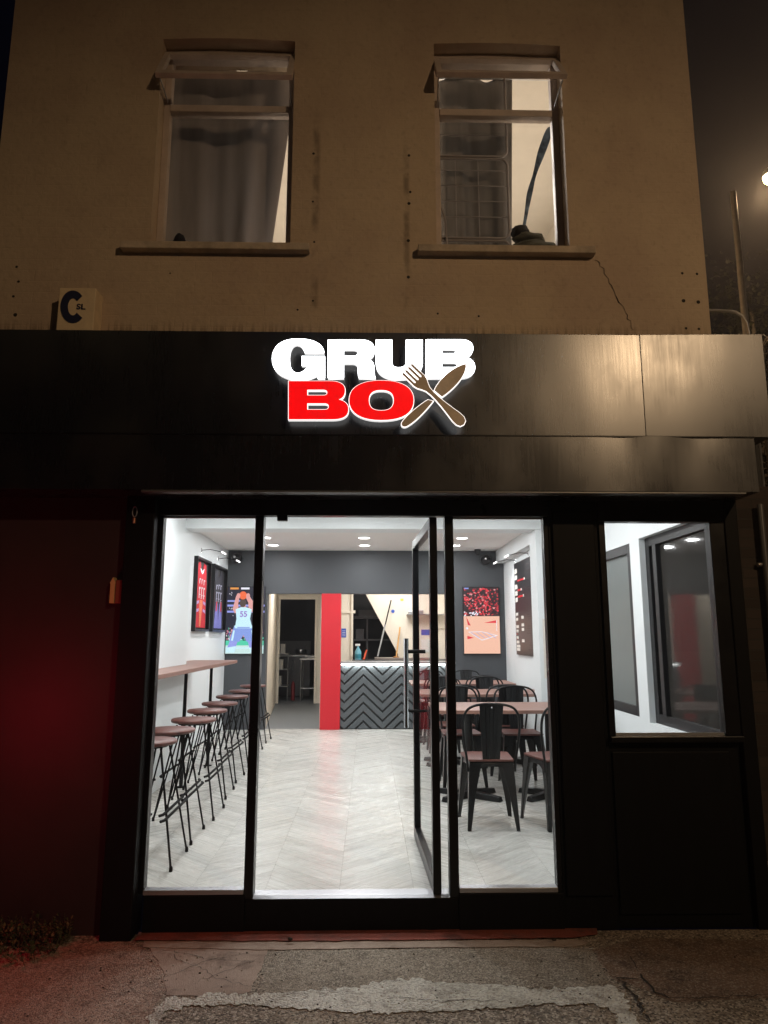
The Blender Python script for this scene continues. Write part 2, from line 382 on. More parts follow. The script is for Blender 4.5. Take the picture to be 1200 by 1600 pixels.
# ================================================================== SETTING
def sheet(name, pts, z, mat, rag=0.0, step=.06, parent=None):
    P = []
    n = len(pts)
    for i in range(n):
        a = Vector(pts[i][:2]); b = Vector(pts[(i+1) % n][:2]); L = (b-a).length; k = max(1, int(L/step)); nn = Vector((-(b-a).y, (b-a).x)).normalized()
        for j in range(k):
            p = a.lerp(b, j/k)
            if rag: p = p + nn*random.gauss(0, rag)
            P.append(p)
    return MB().prism([(p.x, p.y) for p in P], 'z', z-.0006, z).build(name, mat, parent)
g0 = MB(); g0.add([(-60, -60, -.17), (60, -60, -.17), (60, 4.06, -.17), (-60, 4.06, -.17)], [(0, 1, 2, 3)])
g0.add([(2.12, 4.06, -.17), (60, 4.06, -.17), (60, 60, -.17), (2.12, 60, -.17)], [(0, 1, 2, 3)])
g0.add([(-60, 4.06, -.17), (-2.4, 4.06, -.17), (-2.4, 60, -.17), (-60, 60, -.17)], [(0, 1, 2, 3)])
tag(g0.build('pavement', CONC), kind='structure')
def G(*px): return [tuple(ground(a, b)[:2]) for a, b in px]
def struct(name, o): return tag(o, kind='structure')
struct('p', sheet('paving_slab', G((-420, 1455), (222, 1478), (248, 1500), (262, 1540), (245, 1570), (225, 1620), (150, 1900), (-900, 1900)), -.1688, CONCL, .006))
struct('p', sheet('asphalt_patch', G((415, 1485), (600, 1484), (905, 1478), (925, 1485), (950, 1530), (940, 1545), (820, 1543), (640, 1533), (560, 1550), (405, 1556)), -.1678, PATCHD, .003, .04))
struct('p', sheet('cement_patch', G((232, 1478), (300, 1474), (418, 1484), (408, 1510), (392, 1552), (330, 1558), (262, 1556), (255, 1520)), -.1668, PATCHS, .004, .04))
struct('p', sheet('mortar_band', G((228, 1592), (262, 1556), (300, 1562), (325, 1553), (400, 1556), (480, 1549), (560, 1544), (600, 1533), (650, 1531), (700, 1537), (780, 1540), (830, 1545), (920, 1545), (955, 1540), (975, 1560), (990, 1590), (1010, 1625), (985, 1625), (955, 1580), (930, 1572), (860, 1570), (800, 1576), (740, 1580), (680, 1582), (590, 1584), (520, 1580), (450, 1576), (380, 1570), (300, 1572), (262, 1582), (240, 1612)), -.1656, MORTAR, .009, .015))
struct('p', sheet('kerb_lip', G((222, 1482), (225, 1472), (560, 1472), (900, 1470), (925, 1474), (900, 1481), (700, 1482), (400, 1486)), -.1640, PATCHS, .003, .04))
struct('p', sheet('red_step', [(-1.2, 4.06), (-1.2, 3.96), (-.4, 3.935), (.4, 3.935), (1.05, 3.945), (1.2, 3.98), (1.22, 4.06)], -.158, REDST, .003, .04))
struct('p', sheet('side_paving', G((925, 1485), (1000, 1466), (1220, 1470), (1500, 1500), (1500, 1545), (1180, 1560), (1050, 1566), (990, 1540), (960, 1532)), -.1682, mat_pave('brown_side_paving', hx(128, 104, 86), hx(104, 84, 70), hx(76, 60, 50), 150, .4, .006), .005, .05))
def crack(name, pts, wd, parent=None, z=-.150, kind='structure'):
    P = []
    pts = [Vector(p) for p in pts]
    for a, b in zip(pts, pts[1:]):
        k = max(2, int((b-a).length/.025))
        for j in range(k): P.append(a.lerp(b, j/k) + Vector((random.gauss(0, .006), random.gauss(0, .006))))
    P.append(pts[-1]); L = []; R = []
    for i, p in enumerate(P):
        t = (P[min(i+1, len(P)-1)]-P[max(i-1, 0)]).normalized(); nn = Vector((-t.y, t.x)); ww = wd*random.uniform(.3, 1)*math.sin(math.pi*(i+.6)/(len(P)+.2))**.5
        L.append(p+nn*ww); R.append(p-nn*ww)
    return L, R
def gcrack(pxs, wd, z=-.1636):
    L, R = crack('c', [ground(a, b).to_2d() for a, b in pxs], wd); m = MB()
    for i in range(len(L)-1):
        m.add([(L[i].x, L[i].y, z), (R[i].x, R[i].y, z), (R[i+1].x, R[i+1].y, z), (L[i+1].x, L[i+1].y, z)], [(0, 1, 2, 3)])
    return m
cm = MB()
for pxs, wd in (([(962, 1528), (985, 1548), (1000, 1570), (1015, 1600)], .008), ([(998, 1522), (1010, 1535), (1025, 1552), (1045, 1562)], .009), ([(965, 1530), (1000, 1532)], .006), ([(1045, 1562), (1110, 1560), (1200, 1556)], .004), ([(240, 1482), (330, 1500), (408, 1506)], .0022), ([(255, 1530), (330, 1500), (390, 1492)], .0022), ([(262, 1490), (340, 1530), (392, 1545)], .0022), ([(620, 1561), (690, 1566), (800, 1566)], .003), ([(980, 1490), (998, 1520)], .004), ([(300, 1540), (350, 1520), (410, 1498)], .0018)):
    q = gcrack(pxs, wd); cm.add(q.v, q.f)
tag(cm.build('pavement_cracks', CRACK), kind='structure')
# loose grit and leaf litter on the paving: uncountable
lt = MB()
for i in range(900):
    p = ground(random.uniform(-60, 1260), random.uniform(1484, 1600)); r = random.choice([.002, .003, .004, .006])*random.uniform(.6, 1.2)
    a = random.random()*6.28; lt.mat(random.choice([0, 0, 1]))
    vs = [(p.x+r*math.cos(a+k*1.256)*random.uniform(.6, 1.2), p.y+r*math.sin(a+k*1.256)*random.uniform(.6, 1.2), -.1650) for k in range(5)] + [(p.x, p.y, -.1650+r*.7)]
    lt.add(vs, [(k, (k+1) % 5, 5) for k in range(5)])
tag(lt.build('pavement_grit', [M('grit_pale', hx(160, 150, 135), .8), M('grit_dark', hx(52, 40, 30), .9)]), 'loose pale and dark grit scattered over the pavement', 'grit', kind='stuff')
tag(MB().add([(-2.3, 4.14, 0), (2.2, 4.14, 0), (2.2, 11.0, 0), (-2.3, 11.0, 0)], [(0, 1, 2, 3)]).build('floor', FLOOR), kind='structure')
tag(MB().add([(-3.3, 11.0, -.002), (2.2, 11.0, -.002), (2.2, 18, -.002), (-3.3, 18, -.002)], [(0, 1, 2, 3)]).build('kitchen_floor', GREYFL), kind='structure')

# ================================================================== BUILDING
B = thing('shop_building', (0, 4.2, -.17), 'two-storey takeaway building, cream painted upper wall over a black shopfront', 'building')
YW = 4.2
# upper wall with two segmental-headed openings
WL = (-1.42, -.52); WR = (.43, 1.30); Z0 = 3.86; Z1 = 5.385
m = MB()
def panel(x0, x1, z0, z1): m.box(x0, x1, YW, YW+.28, z0, z1)
panel(-2.44, WL[0], 2.9, 6.6); panel(WL[1], WR[0], 2.9, 6.6); panel(WR[1], 2.185, 2.9, 6.6)
for a, b in (WL, WR):
    panel(a, b, 2.9, Z0)
    arc = [(a+(b-a)*k/12, Z1+.014*math.sin(math.pi*k/12)) for k in range(13)]
    m.prism(arc + [(b, 6.6), (a, 6.6)], 'y', YW, YW+.28)
m.build('upper_wall', MASON, B)
mm = MB(); mm.box(2.10, 2.185, 4.49, 11.2, 2.75, 6.6); mm.box(-2.44, -2.3, 4.49, 11.2, 2.75, 6.6); mm.box(-2.44, 2.185, 11.2, 11.4, 2.75, 6.6)
mm.build('side_wall', MASON, B)
bx('roof', (-2.5, 2.25, 4.1, 11.5, 6.605, 6.75), BLACKW, B)
# wall crack and old fixing holes
wc = MB()
P2 = [at(x, y, YW) for x, y in ((928, 404), (945, 428), (955, 448), (962, 462), (975, 482), (990, 516))]
L, R = crack('c', [Vector((p.x, p.z)) for p in P2], .0035)
for i in range(len(L)-1): wc.add([(L[i].x, YW-.003, L[i].y), (R[i].x, YW-.003, R[i].y), (R[i+1].x, YW-.003, R[i+1].y), (L[i+1].x, YW-.003, L[i+1].y)], [(0, 1, 2, 3)])
wc.build('crack', CRACK, B); fh = MB()
for x, y, r in ((26, 417, 5), (29, 440, 5), (21, 463, 5), (24, 492, 7), (490, 240, 5), (489, 315, 4), (491, 378, 4), (489, 470, 4), (639, 243, 5), (641, 300, 5), (639, 318, 6), (638, 376, 6), (638, 433, 6), (684, 490, 4), (748, 494, 4), (1066, 427, 5), (1089, 428, 5), (1068, 470, 7), (1091, 472, 7), (1072, 513, 5), (1092, 514, 5), (266, 427, 3), (465, 484, 4)):
    p = at(x, y, YW); fh.lathe([(r*.0013, YW-.003), (r*.0018, YW-.001)], (p.x, 0, p.z), 8, 'y').build('fixing_hole', CRACK, B); fh = MB()
# sills
def sill(x0, x1, z, h):
    return MB().prism([(x0, z), (x1, z), (x1, z+h), (x0, z+h)], 'y', YW-.065, YW-.002).build('window_sill', SILL, B, .006)
sill(-1.59, -.39, 3.80, .05); sill(.305, 1.45, 3.80, .05)

# ---- upper windows
CURT = M('dim_curtain_fabric', hx(138, 132, 132), .9, noise=.15, nscale=4, nstretch=(3, 3, .5))
CURTB = M('blue_grey_curtain', hx(122, 119, 119), .9, noise=.15, nscale=4, nstretch=(3, 3, .5))
def upper_window(xa, xb, tilt):
    YF = 4.31; wn = MB()
    wn.box(xa, xa+.045, YF, YF+.06, Z0+.03, 5.329); wn.box(xb-.045, xb, YF, YF+.06, Z0+.03, 5.329)
    wn.box(xa+.045, xb-.045, YF, YF+.06, Z0+.001, Z0+.055); wn.box(xa+.045, xb-.045, YF-.012, YF+.06, 4.915, 4.965); wn.box(xa, xb, YF-.012, YF+.06, 5.33, Z1+.06)
    W = wn.build('window', FRAMEW, B, .004)
    MB().box(xa+.04, xb-.04, YF+.025, YF+.029, Z0+.05, 4.92).build('pane', GLASS, W)
    # top-hung sash, open
    sx0, sx1 = xa+.0, xb+.0; h = .37; a = math.radians(tilt)
    def T(x, u, v): # u down the sash, v thickness outward
        return (x, YF-.02 - u*math.sin(a) - v*math.cos(a), 5.325 - u*math.cos(a) + v*math.sin(a))
    sm = MB()
    def slab(x0, x1, u0, u1, v0=0, v1=.035):
        vs = [T(x, u, v) for x in (x0, x1) for u in (u0, u1) for v in (v0, v1)]
        sm.add(vs, [(0,1,3,2), (4,6,7,5), (0,4,5,1), (2,3,7,6), (0,2,6,4), (1,5,7,3)])
    slab(sx0, sx1, 0, .038); slab(sx0, sx1, h-.042, h); slab(sx0, sx0+.04, .038, h-.042); slab(sx1-.04, sx1, .038, h-.042)
    sa = sm.build('opening_sash', FRAMEW, W, .003)
    g = MB(); vs = [T(x, u, .016) for x in (sx0+.04, sx1-.04) for u in (.038, h-.042)]; g.add(vs, [(0, 1, 3, 2)]); g.build('pane', GLASS, sa)
    MB().tube([T(xa+.02, h-.03, -.01), (xa+.03, YF, 4.98)], .005, 6).build('stay', ALU, sa); MB().tube([T(xb-.02, h-.03, -.01), (xb-.03, YF, 4.98)], .005, 6).build('stay', ALU, sa)
    return W
for cm_ in (CURT, CURTB):
    n = cm_.node_tree; pb = n.nodes['Principled BSDF']; tr = n.nodes.new('ShaderNodeBsdfTranslucent'); tr.inputs[0].default_value = (.5, .5, .47, 1); mx = n.nodes.new('ShaderNodeMixShader'); mx.inputs[0].default_value = .10
    n.links.new(pb.outputs[0], mx.inputs[1]); n.links.new(tr.outputs[0], mx.inputs[2]); n.links.new(mx.outputs[0], n.nodes['Material Output'].inputs[0])
upper_window(WL[0], WL[1], 29); upper_window(WR[0], WR[1], 34)
# side board in reveals (painted timber stop)
# upper room
UR = M('upper_room_paint', hx(214, 206, 194), .8, noise=.05)
ur = MB(); ur.box(-2.29, 2.09, 8.0, 8.1, 3.2, 5.95); ur.box(-2.3, 2.1, 4.481, 8.1, 5.95, 6.05); ur.box(-2.3, 2.1, 4.481, 8.1, 3.1, 3.2)
ur.box(-2.29, -2.25, 4.481, 8.0, 3.2, 5.95); ur.box(2.05, 2.09, 4.481, 8.0, 3.2, 5.95)
ur.build('upper_room_lining', UR, B)
def curtain(name, pts_top, pts_bot, Y, folds, amp, mat, label, scallop=0.0, n=70):
    """hanging cloth between a top edge and a bottom edge given as (x,z) ends"""
    mb = MB(); rows = 26
    for j in range(rows+1):
        v = j/rows
        for i in range(n+1):
            u = i/n; xt = pts_top[0][0]*(1-u)+pts_top[1][0]*u; xb = pts_bot[0][0]*(1-u)+pts_bot[1][0]*u
            zt = pts_top[0][1]*(1-u)+pts_top[1][1]*u + scallop*math.cos(u*folds*2*math.pi)
            zb = pts_bot[0][1]*(1-u)+pts_bot[1][1]*u
            ph = u*folds*2*math.pi + .6*math.sin(3*u+2*v)
            y = Y + amp*(.55+.45*v)*(math.sin(ph)+.35*math.sin(2.7*ph+1)) ; mb.v.append((xt*(1-v)+xb*v, y, zt*(1-v)+zb*v))
    for j in range(rows):
        for i in range(n):
            a = j*(n+1)+i; mb.f.append([a, a+1, a+n+2, a+n+1]); mb.m.append(0); mb.sm.append(True)
    o = mb.build(name, mat); s = o.modifiers.new('thickness', 'SOLIDIFY'); s.thickness = .002
    return tag(o, label, 'curtain')
curtain('curtain', ((-1.62, 5.5), (-.545, 5.5)), ((-1.5, 3.87), (-.72, 3.87)), 4.56, 2.3, .03, CURT, 'dark grey eyelet curtain pulled aside at its right edge, behind the left upper window', .045)
curtain('curtain', ((.36, 5.50), (1.06, 5.50)), ((.36, 3.87), (1.0, 3.87)), 4.62, 2.0, .035, CURTB, 'dark curtain covering two thirds of the right upper window', .04)
for xa, xb, lb in ((-1.6, -.4, 'thin curtain rod above the left upper window curtain'), (.3, 1.5, 'thin curtain rod above the right upper window curtain')):
    tag(MB().tube([(xa, 4.59, 5.47), (xb, 4.59, 5.47)], .012, 10).build('curtain_rod', STEEL), lb, 'curtain rod')
# airer with rounded rails behind the right window
ar = MB()
def rr(x0, x1, z0, z1, Y, r=.05):
    P = []
    for cx, cz, a0 in ((x1-r, z1-r, 0), (x0+r, z1-r, 90), (x0+r, z0+r, 180), (x1-r, z0+r, 270)):
        for k in range(6): a = math.radians(a0+18*k); P.append((cx+r*math.cos(a), Y, cz+r*math.sin(a)))
    return P
ar.tube(rr(.36, .965, 4.72, 5.5, 4.46), .009, 8, True); ar.tube(rr(.36, .965, 4.09, 4.70, 4.46), .009, 8, True); ar.tube(rr(.36, .965, 3.6, 4.07, 4.46), .009, 8, True)
for z in (4.9, 4.62, 4.5, 4.38, 4.26, 3.96): ar.tube([(.37, 4.475, z), (.96, 4.475, z)], .0035, 6)
for x in (.6, .76): ar.tube([(x, 4.48, 3.62), (x, 4.48, 4.7)], .0035, 6)
ar.tube([(.36, 4.44, 4.5), (.46, 4.44, 4.42), (.52, 4.44, 4.2), (.53, 4.44, 3.8)], .008, 6)
tag(ar.build('clothes_airer', M('airer_plastic_coat', hx(150, 145, 145), .4)), 'wire clothes airer with rounded rails standing behind the right upper window', 'clothes airer')
def lump(name, c, s, mat, seed, label, cat, group=None, sub=3, amp=.25):
    import bmesh
    bm = bmesh.new(); bmesh.ops.create_icosphere(bm, subdivisions=sub, radius=1)
    from mathutils import noise as nz
    for v in bm.verts:
        d = 1 + amp*nz.noise(v.co*1.7+Vector((seed, 0, 0))) + amp*.5*nz.noise(v.co*5+Vector((0, seed, 0)))
        v.co = Vector((c[0]+v.co.x*s[0]*d, c[1]+v.co.y*s[1]*d, c[2]+v.co.z*s[2]*d))
    for f in bm.faces: f.smooth = True
    me = bpy.data.meshes.new(name); bm.to_mesh(me); bm.free(); me.materials.append(mat)
    o = bpy.data.objects.new(name, me); COL.objects.link(o); return tag(o, label, cat, group)
CL1 = M('dark_clothes', hx(52, 52, 54), .95, noise=.4, nscale=9, bump=.2, bscale=18); CL2 = M('olive_clothes', hx(92, 92, 82), .95, noise=.5, nscale=8, nstretch=(1, 1, 5), bump=.3, bscale=12)
lump('folded_clothes', (1.13, 4.46, 4.0), (.17, .08, .07), CL2, 1, 'grey olive folded clothes lying along the sill of the right upper window', 'clothes')
lump('folded_clothes', (1.10, 4.47, 4.09), (.11, .07, .04), CL2, 5, 'rolled olive garment on top of the folded clothes in the right upper window', 'clothes')
lump('crumpled_clothes', (1.05, 4.5, 4.16), (.065, .06, .05), CL1, 9, 'crumpled black cloth heaped on the clothes in the right upper window', 'clothes')
lump('dark_cloth', (-1.30, 4.42, 3.97), (.05, .03, .10), M('navy_cloth', hx(14, 14, 22), .9), 3, 'small pointed navy cloth at the left corner of the left upper window', 'cloth')
bx('inner_sill', (-2.24, 2.04, 4.4805, 4.62, 3.84, 3.868), UR, B)
# hanging twisted strip of cloth
gs = MB(); pts = [(1.30, 5.02), (1.265, 4.90), (1.21, 4.76), (1.17, 4.62), (1.135, 4.50), (1.11, 4.38), (1.09, 4.26), (1.06, 4.12)]; ws = [.022, .03, .028, .008, .022, .016, .013, .007]
vs = []
for i, ((x, z), wd) in enumerate(zip(pts, ws)):
    vs += [(x-wd, 4.52+.02*math.sin(i*2), z+wd*.4), (x+wd, 4.52-.02*math.sin(i*2), z-wd*.4)]
gs.add(vs, [(2*i, 2*i+1, 2*i+3, 2*i+2) for i in range(len(pts)-1)], True)
g_o = gs.build('hanging_scarf', M('blue_check_cloth', hx(92, 110, 130), .9, noise=.8, nscale=22)); sd = g_o.modifiers.new('t', 'SOLIDIFY'); sd.thickness = .006; sd2 = g_o.modifiers.new('s', 'SUBSURF'); sd2.levels = 1; sd2.render_levels = 2
tag(g_o, 'twisted blue-grey scarf hanging diagonally in the right upper window', 'scarf')
p = at(832, 233, 6.6)
tag(MB().lathe([(.0, 7.93), (.05, 7.93), (.08, 7.97), (.085, 7.998)], (at(832, 233, 8).x, 0, at(832, 233, 8).z), 20, 'y').build('wall_light', M('wall_light_glass', hx(150, 140, 120), .3)), 'small round unlit fitting on the wall seen through the right upper window', 'wall light')
bx('wardrobe_edge', (1.5, 1.62, 7.0, 7.99, 3.201, 5.4), UR, B)

# ---- fascia and shutter box
fa = MB(); fa.box(-4.6, 1.568, 3.83, 4.19, 2.49, 3.105); fa.build('fascia_panel', FASC, B, .002)
fa = MB(); fa.add([(1.570, 3.833, 2.49), (2.285, 3.822, 2.49), (2.285, 3.818, 3.112), (1.570, 3.829, 3.106), (1.570, 4.19, 2.49), (2.285, 4.19, 2.49), (2.285, 4.19, 3.112), (1.570, 4.19, 3.106)],
        [(0,1,2,3), (4,7,6,5), (0,4,5,1), (3,2,6,7), (0,3,7,4), (1,5,6,2)]); fa.build('fascia_panel', FASC, B, .002)
# shutter box: a slightly buckled face
sb = MB(); nx, nz = 90, 10; x0, x1, z0, z1 = -4.6, 2.172, 2.168, 2.478
def buckle(x, z):
    t = (z-z0)/(z1-z0)
    return -.011*math.exp(-((x-1.62)/.13)**2)*t + .006*math.exp(-((x-1.42)/.1)**2)*t + .006*math.exp(-((x-1.85)/.12)**2)*t*t - .003*math.sin(x*2.3)*t
for j in range(nz+1):
    for i in range(nx+1):
        x = x0+(x1-x0)*i/nx; z = z0+(z1-z0)*j/nz; sb.v.append((x, 3.80+buckle(x, z), z + (.006*math.exp(-((x-1.62)/.16)**2) if j == nz else 0)))
for j in range(nz):
    for i in range(nx):
        a = j*(nx+1)+i; sb.f.append([a, a+1, a+nx+2, a+nx+1]); sb.m.append(0); sb.sm.append(True)
# lip and soffit
T = [(x0+(x1-x0)*i/nx) for i in range(nx+1)]
vt = [(x, 3.80+buckle(x, z1), z1+.006*math.exp(-((x-1.62)/.16)**2)) for x in T] + [(x, 3.829, z1+.002) for x in T]
sb.add(vt, [(i, i+1, i+nx+2, i+nx+1) for i in range(nx)])
sb.add([(x0, 3.80, z0), (x1, 3.80, z0), (x1, 4.19, z0), (x0, 4.19, z0)], [(0, 3, 2, 1)]); sb.add([(x1, 3.80, z0), (x1, 4.19, z0), (x1, 4.19, z1), (x1, 3.80, z1)], [(0, 1, 2, 3)])
sb.add([(x0, 4.19, z0), (x1, 4.19, z0), (x1, 4.19, z1), (x0, 4.19, z1)], [(0, 3, 2, 1)])
sb.build('shutter_box', FASC2, B)
bx('lip_trim', (-4.6, 2.172, 3.796, 3.8265, 2.480, 2.4875), BLACKF, B, .001)
bx('box_edge_trim', (-1.25, 2.10, 3.80, 3.87, 2.155, 2.1665), M('trim_grey_metal', (.2, .2, .2), .35, .7), B, .003)

# ---- shopfront frame
FY0, FY1 = 4.07, 4.13
fr = MB()
fr.box(-1.222, -1.197, FY0, FY1, .02, 2.07); fr.box(-.664, -.614, FY0-.01, FY1+.01, .0, 2.07); fr.box(.440, .490, FY0-.01, FY1+.01, .0, 2.07); fr.box(1.022, 1.048, FY0, FY1, .02, 2.07)
fr.box(-1.222, 1.048, FY0-.008, FY1, 2.0705, 2.1675)
fr.build('shopfront_frame', BLACKF, B, .003)
fr = MB(); fr.box(-1.196, -.665, FY0-.015, FY0+.04, .021, .046); fr.box(.491, 1.021, FY0-.015, FY0+.04, .021, .046)
fr.box(-1.196, -.665, FY0+.01, FY0+.02, 2.055, 2.0695); fr.box(.491, 1.021, FY0+.01, FY0+.02, 2.055, 2.0695); None
for b_ in ((-1.196, -.665, FY0-.015, FY0+.04, .021, .046), (.491, 1.021, FY0-.015, FY0+.04, .021, .046), (-1.196, -.665, FY0+.01, FY0+.02, 2.055, 2.0695), (.491, 1.021, FY0+.01, FY0+.02, 2.055, 2.0695)): bx('glazing_bead', b_, ALU, B, .002)
fr = MB(); fr.box(-1.19, -.655, FY0-.02, FY1, -.172, .0205); fr.box(-.655, .485, FY0-.012, FY1+.02, -.172, -.0015); fr.box(.485, 1.05, FY0-.02, FY1, -.172, .0205); fr.build('stall_riser', BLACKW, B, .004)
MB().prism([(4.055, -.001), (4.075, .012), (4.15, .014), (4.15, -.001)], 'x', -.613, .439).build('threshold', ALU, B, .001)
pn = MB(); pn.box(-1.197, -.664, 4.098, 4.104, .04, 2.065); pn.build('shop_window', GLASS, B)
pn = MB(); pn.box(.490, 1.022, 4.098, 4.104, .04, 2.065); pn.build('shop_window', GLASS, B)
# piers
bx('left_pier', (-1.385, -1.2225, 3.975, 4.15, -.175, 2.1675), BLACKW, B, .006)
pr = MB(); pr.box(1.0485, 1.345, 4.075, 4.15, -.175, 2.1675); pr.box(1.07, 1.32, 4.055, 4.0745, .0, 2.10); pr.build('right_pier', BLACKW, B, .006)
# right-hand lower panel and window
rp = MB(); rp.box(1.3455, 2.09, 4.09, 4.15, -.175, .795); rp.box(1.36, 2.02, 4.075, 4.0895, -.10, .74); rp.build('stall_riser', BLACKW, B, .004)
rf = MB(); rf.box(1.3455, 1.382, 4.06, 4.13, .8275, 2.04); rf.box(2.003, 2.09, 4.06, 4.13, .8275, 2.04); rf.box(1.3455, 2.09, 4.06, 4.13, 2.0405, 2.1675); rf.box(1.3455, 2.09, 4.03, 4.13, .7955, .827)
W3 = rf.build('side_lobby_window', BLACKF, B, .003)
MB().box(1.382, 2.003, 4.095, 4.101, .828, 2.04).build('pane', GLASS, W3)
MB().box(1.383, 2.002, 4.075, 4.085, .828, .842).build('bead', ALU, W3)
bx('corner_post', (2.0905, 2.17, 4.05, 4.19, -.175, 2.1675), BLACKW, B, .005)
# left part of the ground floor wall
bx('left_wall', (-4.6, -1.3855, 4.05, 4.19, -.2, 2.1675), LEFTW, B)

# ---- glass door, hinged right, standing open into the shop
D = MB(); hx0 = .345; a = math.radians(87)
ca, sa_ = math.cos(a), math.sin(a)
def DT(u, v, z): # u along leaf from hinge, v thickness
    return (.372 - u*ca*.6 - v*sa_ , 4.06 + u*sa_, z) if True else None
def dslab(mb, u0, u1, v0, v1, z0, z1):
    vs = [DT(u, v, z) for u in (u0, u1) for v in (v0, v1) for z in (z0, z1)]
    mb.add(vs, [(0,1,3,2), (4,6,7,5), (0,4,5,1), (2,3,7,6), (0,2,6,4), (1,5,7,3)])
dslab(D, .0, .055, -.022, .022, .012, 2.062); dslab(D, 1.06, 1.115, -.022, .022, .012, 2.062); dslab(D, .055, 1.06, -.022, .022, .012, .085); dslab(D, .055, 1.06, -.022, .022, 2.0, 2.062)
DOOR = D.build('door', BLACKF, B, .003)
g = MB(); dslab(g, .055, 1.06, -.003, .003, .085, 2.0); g.build('pane', GLASSD, DOOR)
h = MB()
h.tube([DT(.93, .085, .76), DT(.93, .085, 1.36)], .018, 14)
HD = h.build('door_handle', CHROME, DOOR)
MB().tube([DT(.93, -.05, 1.27), DT(.93, .07, 1.27)], .013, 8).build('standoff', BLKROD, HD); MB().tube([DT(.93, -.05, .87), DT(.93, .07, .87)], .009, 8).build('standoff', BLKROD, HD)
bx('door_stop', (-.535, -.475, 4.03, 4.062, 2.035, 2.0695), BLACKF, B, .002)

# ---- interior shell
iw = MB()
iw.box(-2.29, -1.93, 4.16, 7.65, .0, 2.68); iw.box(-2.29, -2.18, 7.65, 10.9, 0, 2.68)
iw.box(-1.93, -1.3, 4.16, 4.24, 0, 2.68)
iw.box(1.76, 2.089, 7.36, 7.65, 0, 2.488)
# right wall with two openings
RX0, RX1 = 2.09, 2.185
for y0, y1, z0, z1 in ((4.16, 4.30, 0, 2.68), (4.30, 5.38, 0, .74), (4.30, 5.38, 2.12, 2.68), (5.38, 5.58, 0, 2.68), (5.58, 6.9, 0, .76), (5.58, 6.9, 2.11, 2.68), (6.9, 10.9, 0, 2.68)):
    iw.box(RX0, RX1, y0, y1, z0, z1)
iw.box(-1.3, 1.06, 4.16, 4.24, 2.18, 2.68); iw.box(1.33, 2.09, 4.16, 4.24, 2.18, 2.68); iw.box(1.06, 1.33, 4.16, 4.24, 0, 2.68); iw.box(1.33, 2.089, 4.16, 4.24, 0, .79)
iw.build('interior_wall', WHITE, B)
for b_ in ((-1.929, -1.912, 4.25, 7.65, 0.001, .12), (-2.179, -2.162, 7.66, 10.89, .001, .12), (2.072, 2.089, 4.25, 7.35, .001, .12), (2.072, 2.089, 7.66, 10.89, .001, .12)): bx('skirting', b_, WHITE, B, .003)
bx('ceiling', (-2.29, 2.185, 4.16, 11.1, 2.681, 2.8), CEIL, B)
bx('beam', (-2.179, 2.089, 7.36, 7.65, 2.49, 2.68), WHITE, B, .002)
bx('bulkhead', (1.975, 2.089, 7.651, 10.899, 2.485, 2.68), WHITE, B)
bw = MB(); bw.box(-2.18, -1.56, 10.9, 11.08, 0, 2.68); bw.box(1.31, 2.09, 10.9, 11.08, 0, 2.68); bw.box(-1.56, 1.31, 10.9, 11.08, 2.015, 2.68); bw.build('back_wall', GREYW, B)
bx('red_column', (-.728, -.432, 10.87, 11.09, 0, 2.013), RED, B, .003)
# kitchen beyond
kw = MB()
kw.box(-.75, -.66, 11.09, 15.0, 0, 2.7); kw.box(-.66, -.295, 13.0, 13.1, 0, 2.7); kw.box(1.5, 1.6, 11.08, 13.0, 0, 2.7)
kw.prism([(-1.56, 11.085), (-1.925, 15.0), (-2.05, 15.0), (-1.68, 11.085)], 'z', 0, 2.7)
kw.box(-2.0, -1.90, 15.0, 15.08, 0, 2.7); kw.box(-1.9, -1.1, 15.0, 15.08, 2.14, 2.7); kw.box(-1.1, -.66, 15.0, 15.08, 0, 2.7); kw.box(-2.1, 1.6, 11.08, 15.1, 2.7, 2.78)
# the cream stair underside on the slope
kw.prism([tuple((lambda q: (q.x, q.z))(at(*c, 13.0))) for c in ((567, 920), (622, 1022), (622, 1032), (716, 1032), (716, 915), (640, 915))], 'y', 13.0, 13.09)
kw.build('kitchen_wall', CREAM, B)
ka = MB(); ka.box(-1.905, -1.865, 14.97, 15.0, 0, 2.18); ka.box(-1.135, -1.085, 14.97, 15.0, 0, 2.18); ka.box(-1.905, -1.085, 14.965, 15.0, 2.13, 2.2); ka.build('architrave', CREAM, B, .003); ka = MB(); ka.box(-.66, -.25, 12.97, 12.998, 1.78, 1.83); ka.box(-.33, -.29, 12.965, 12.997, 1.0, 2.2); ka.build('architrave', CREAM, B, .003)
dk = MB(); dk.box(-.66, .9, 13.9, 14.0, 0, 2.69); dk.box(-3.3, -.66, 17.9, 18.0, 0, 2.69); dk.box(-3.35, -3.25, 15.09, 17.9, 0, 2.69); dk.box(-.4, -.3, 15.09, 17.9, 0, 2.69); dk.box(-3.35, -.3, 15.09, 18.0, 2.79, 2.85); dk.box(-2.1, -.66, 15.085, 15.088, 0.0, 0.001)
dk.build('store_lining', DARKK, B)
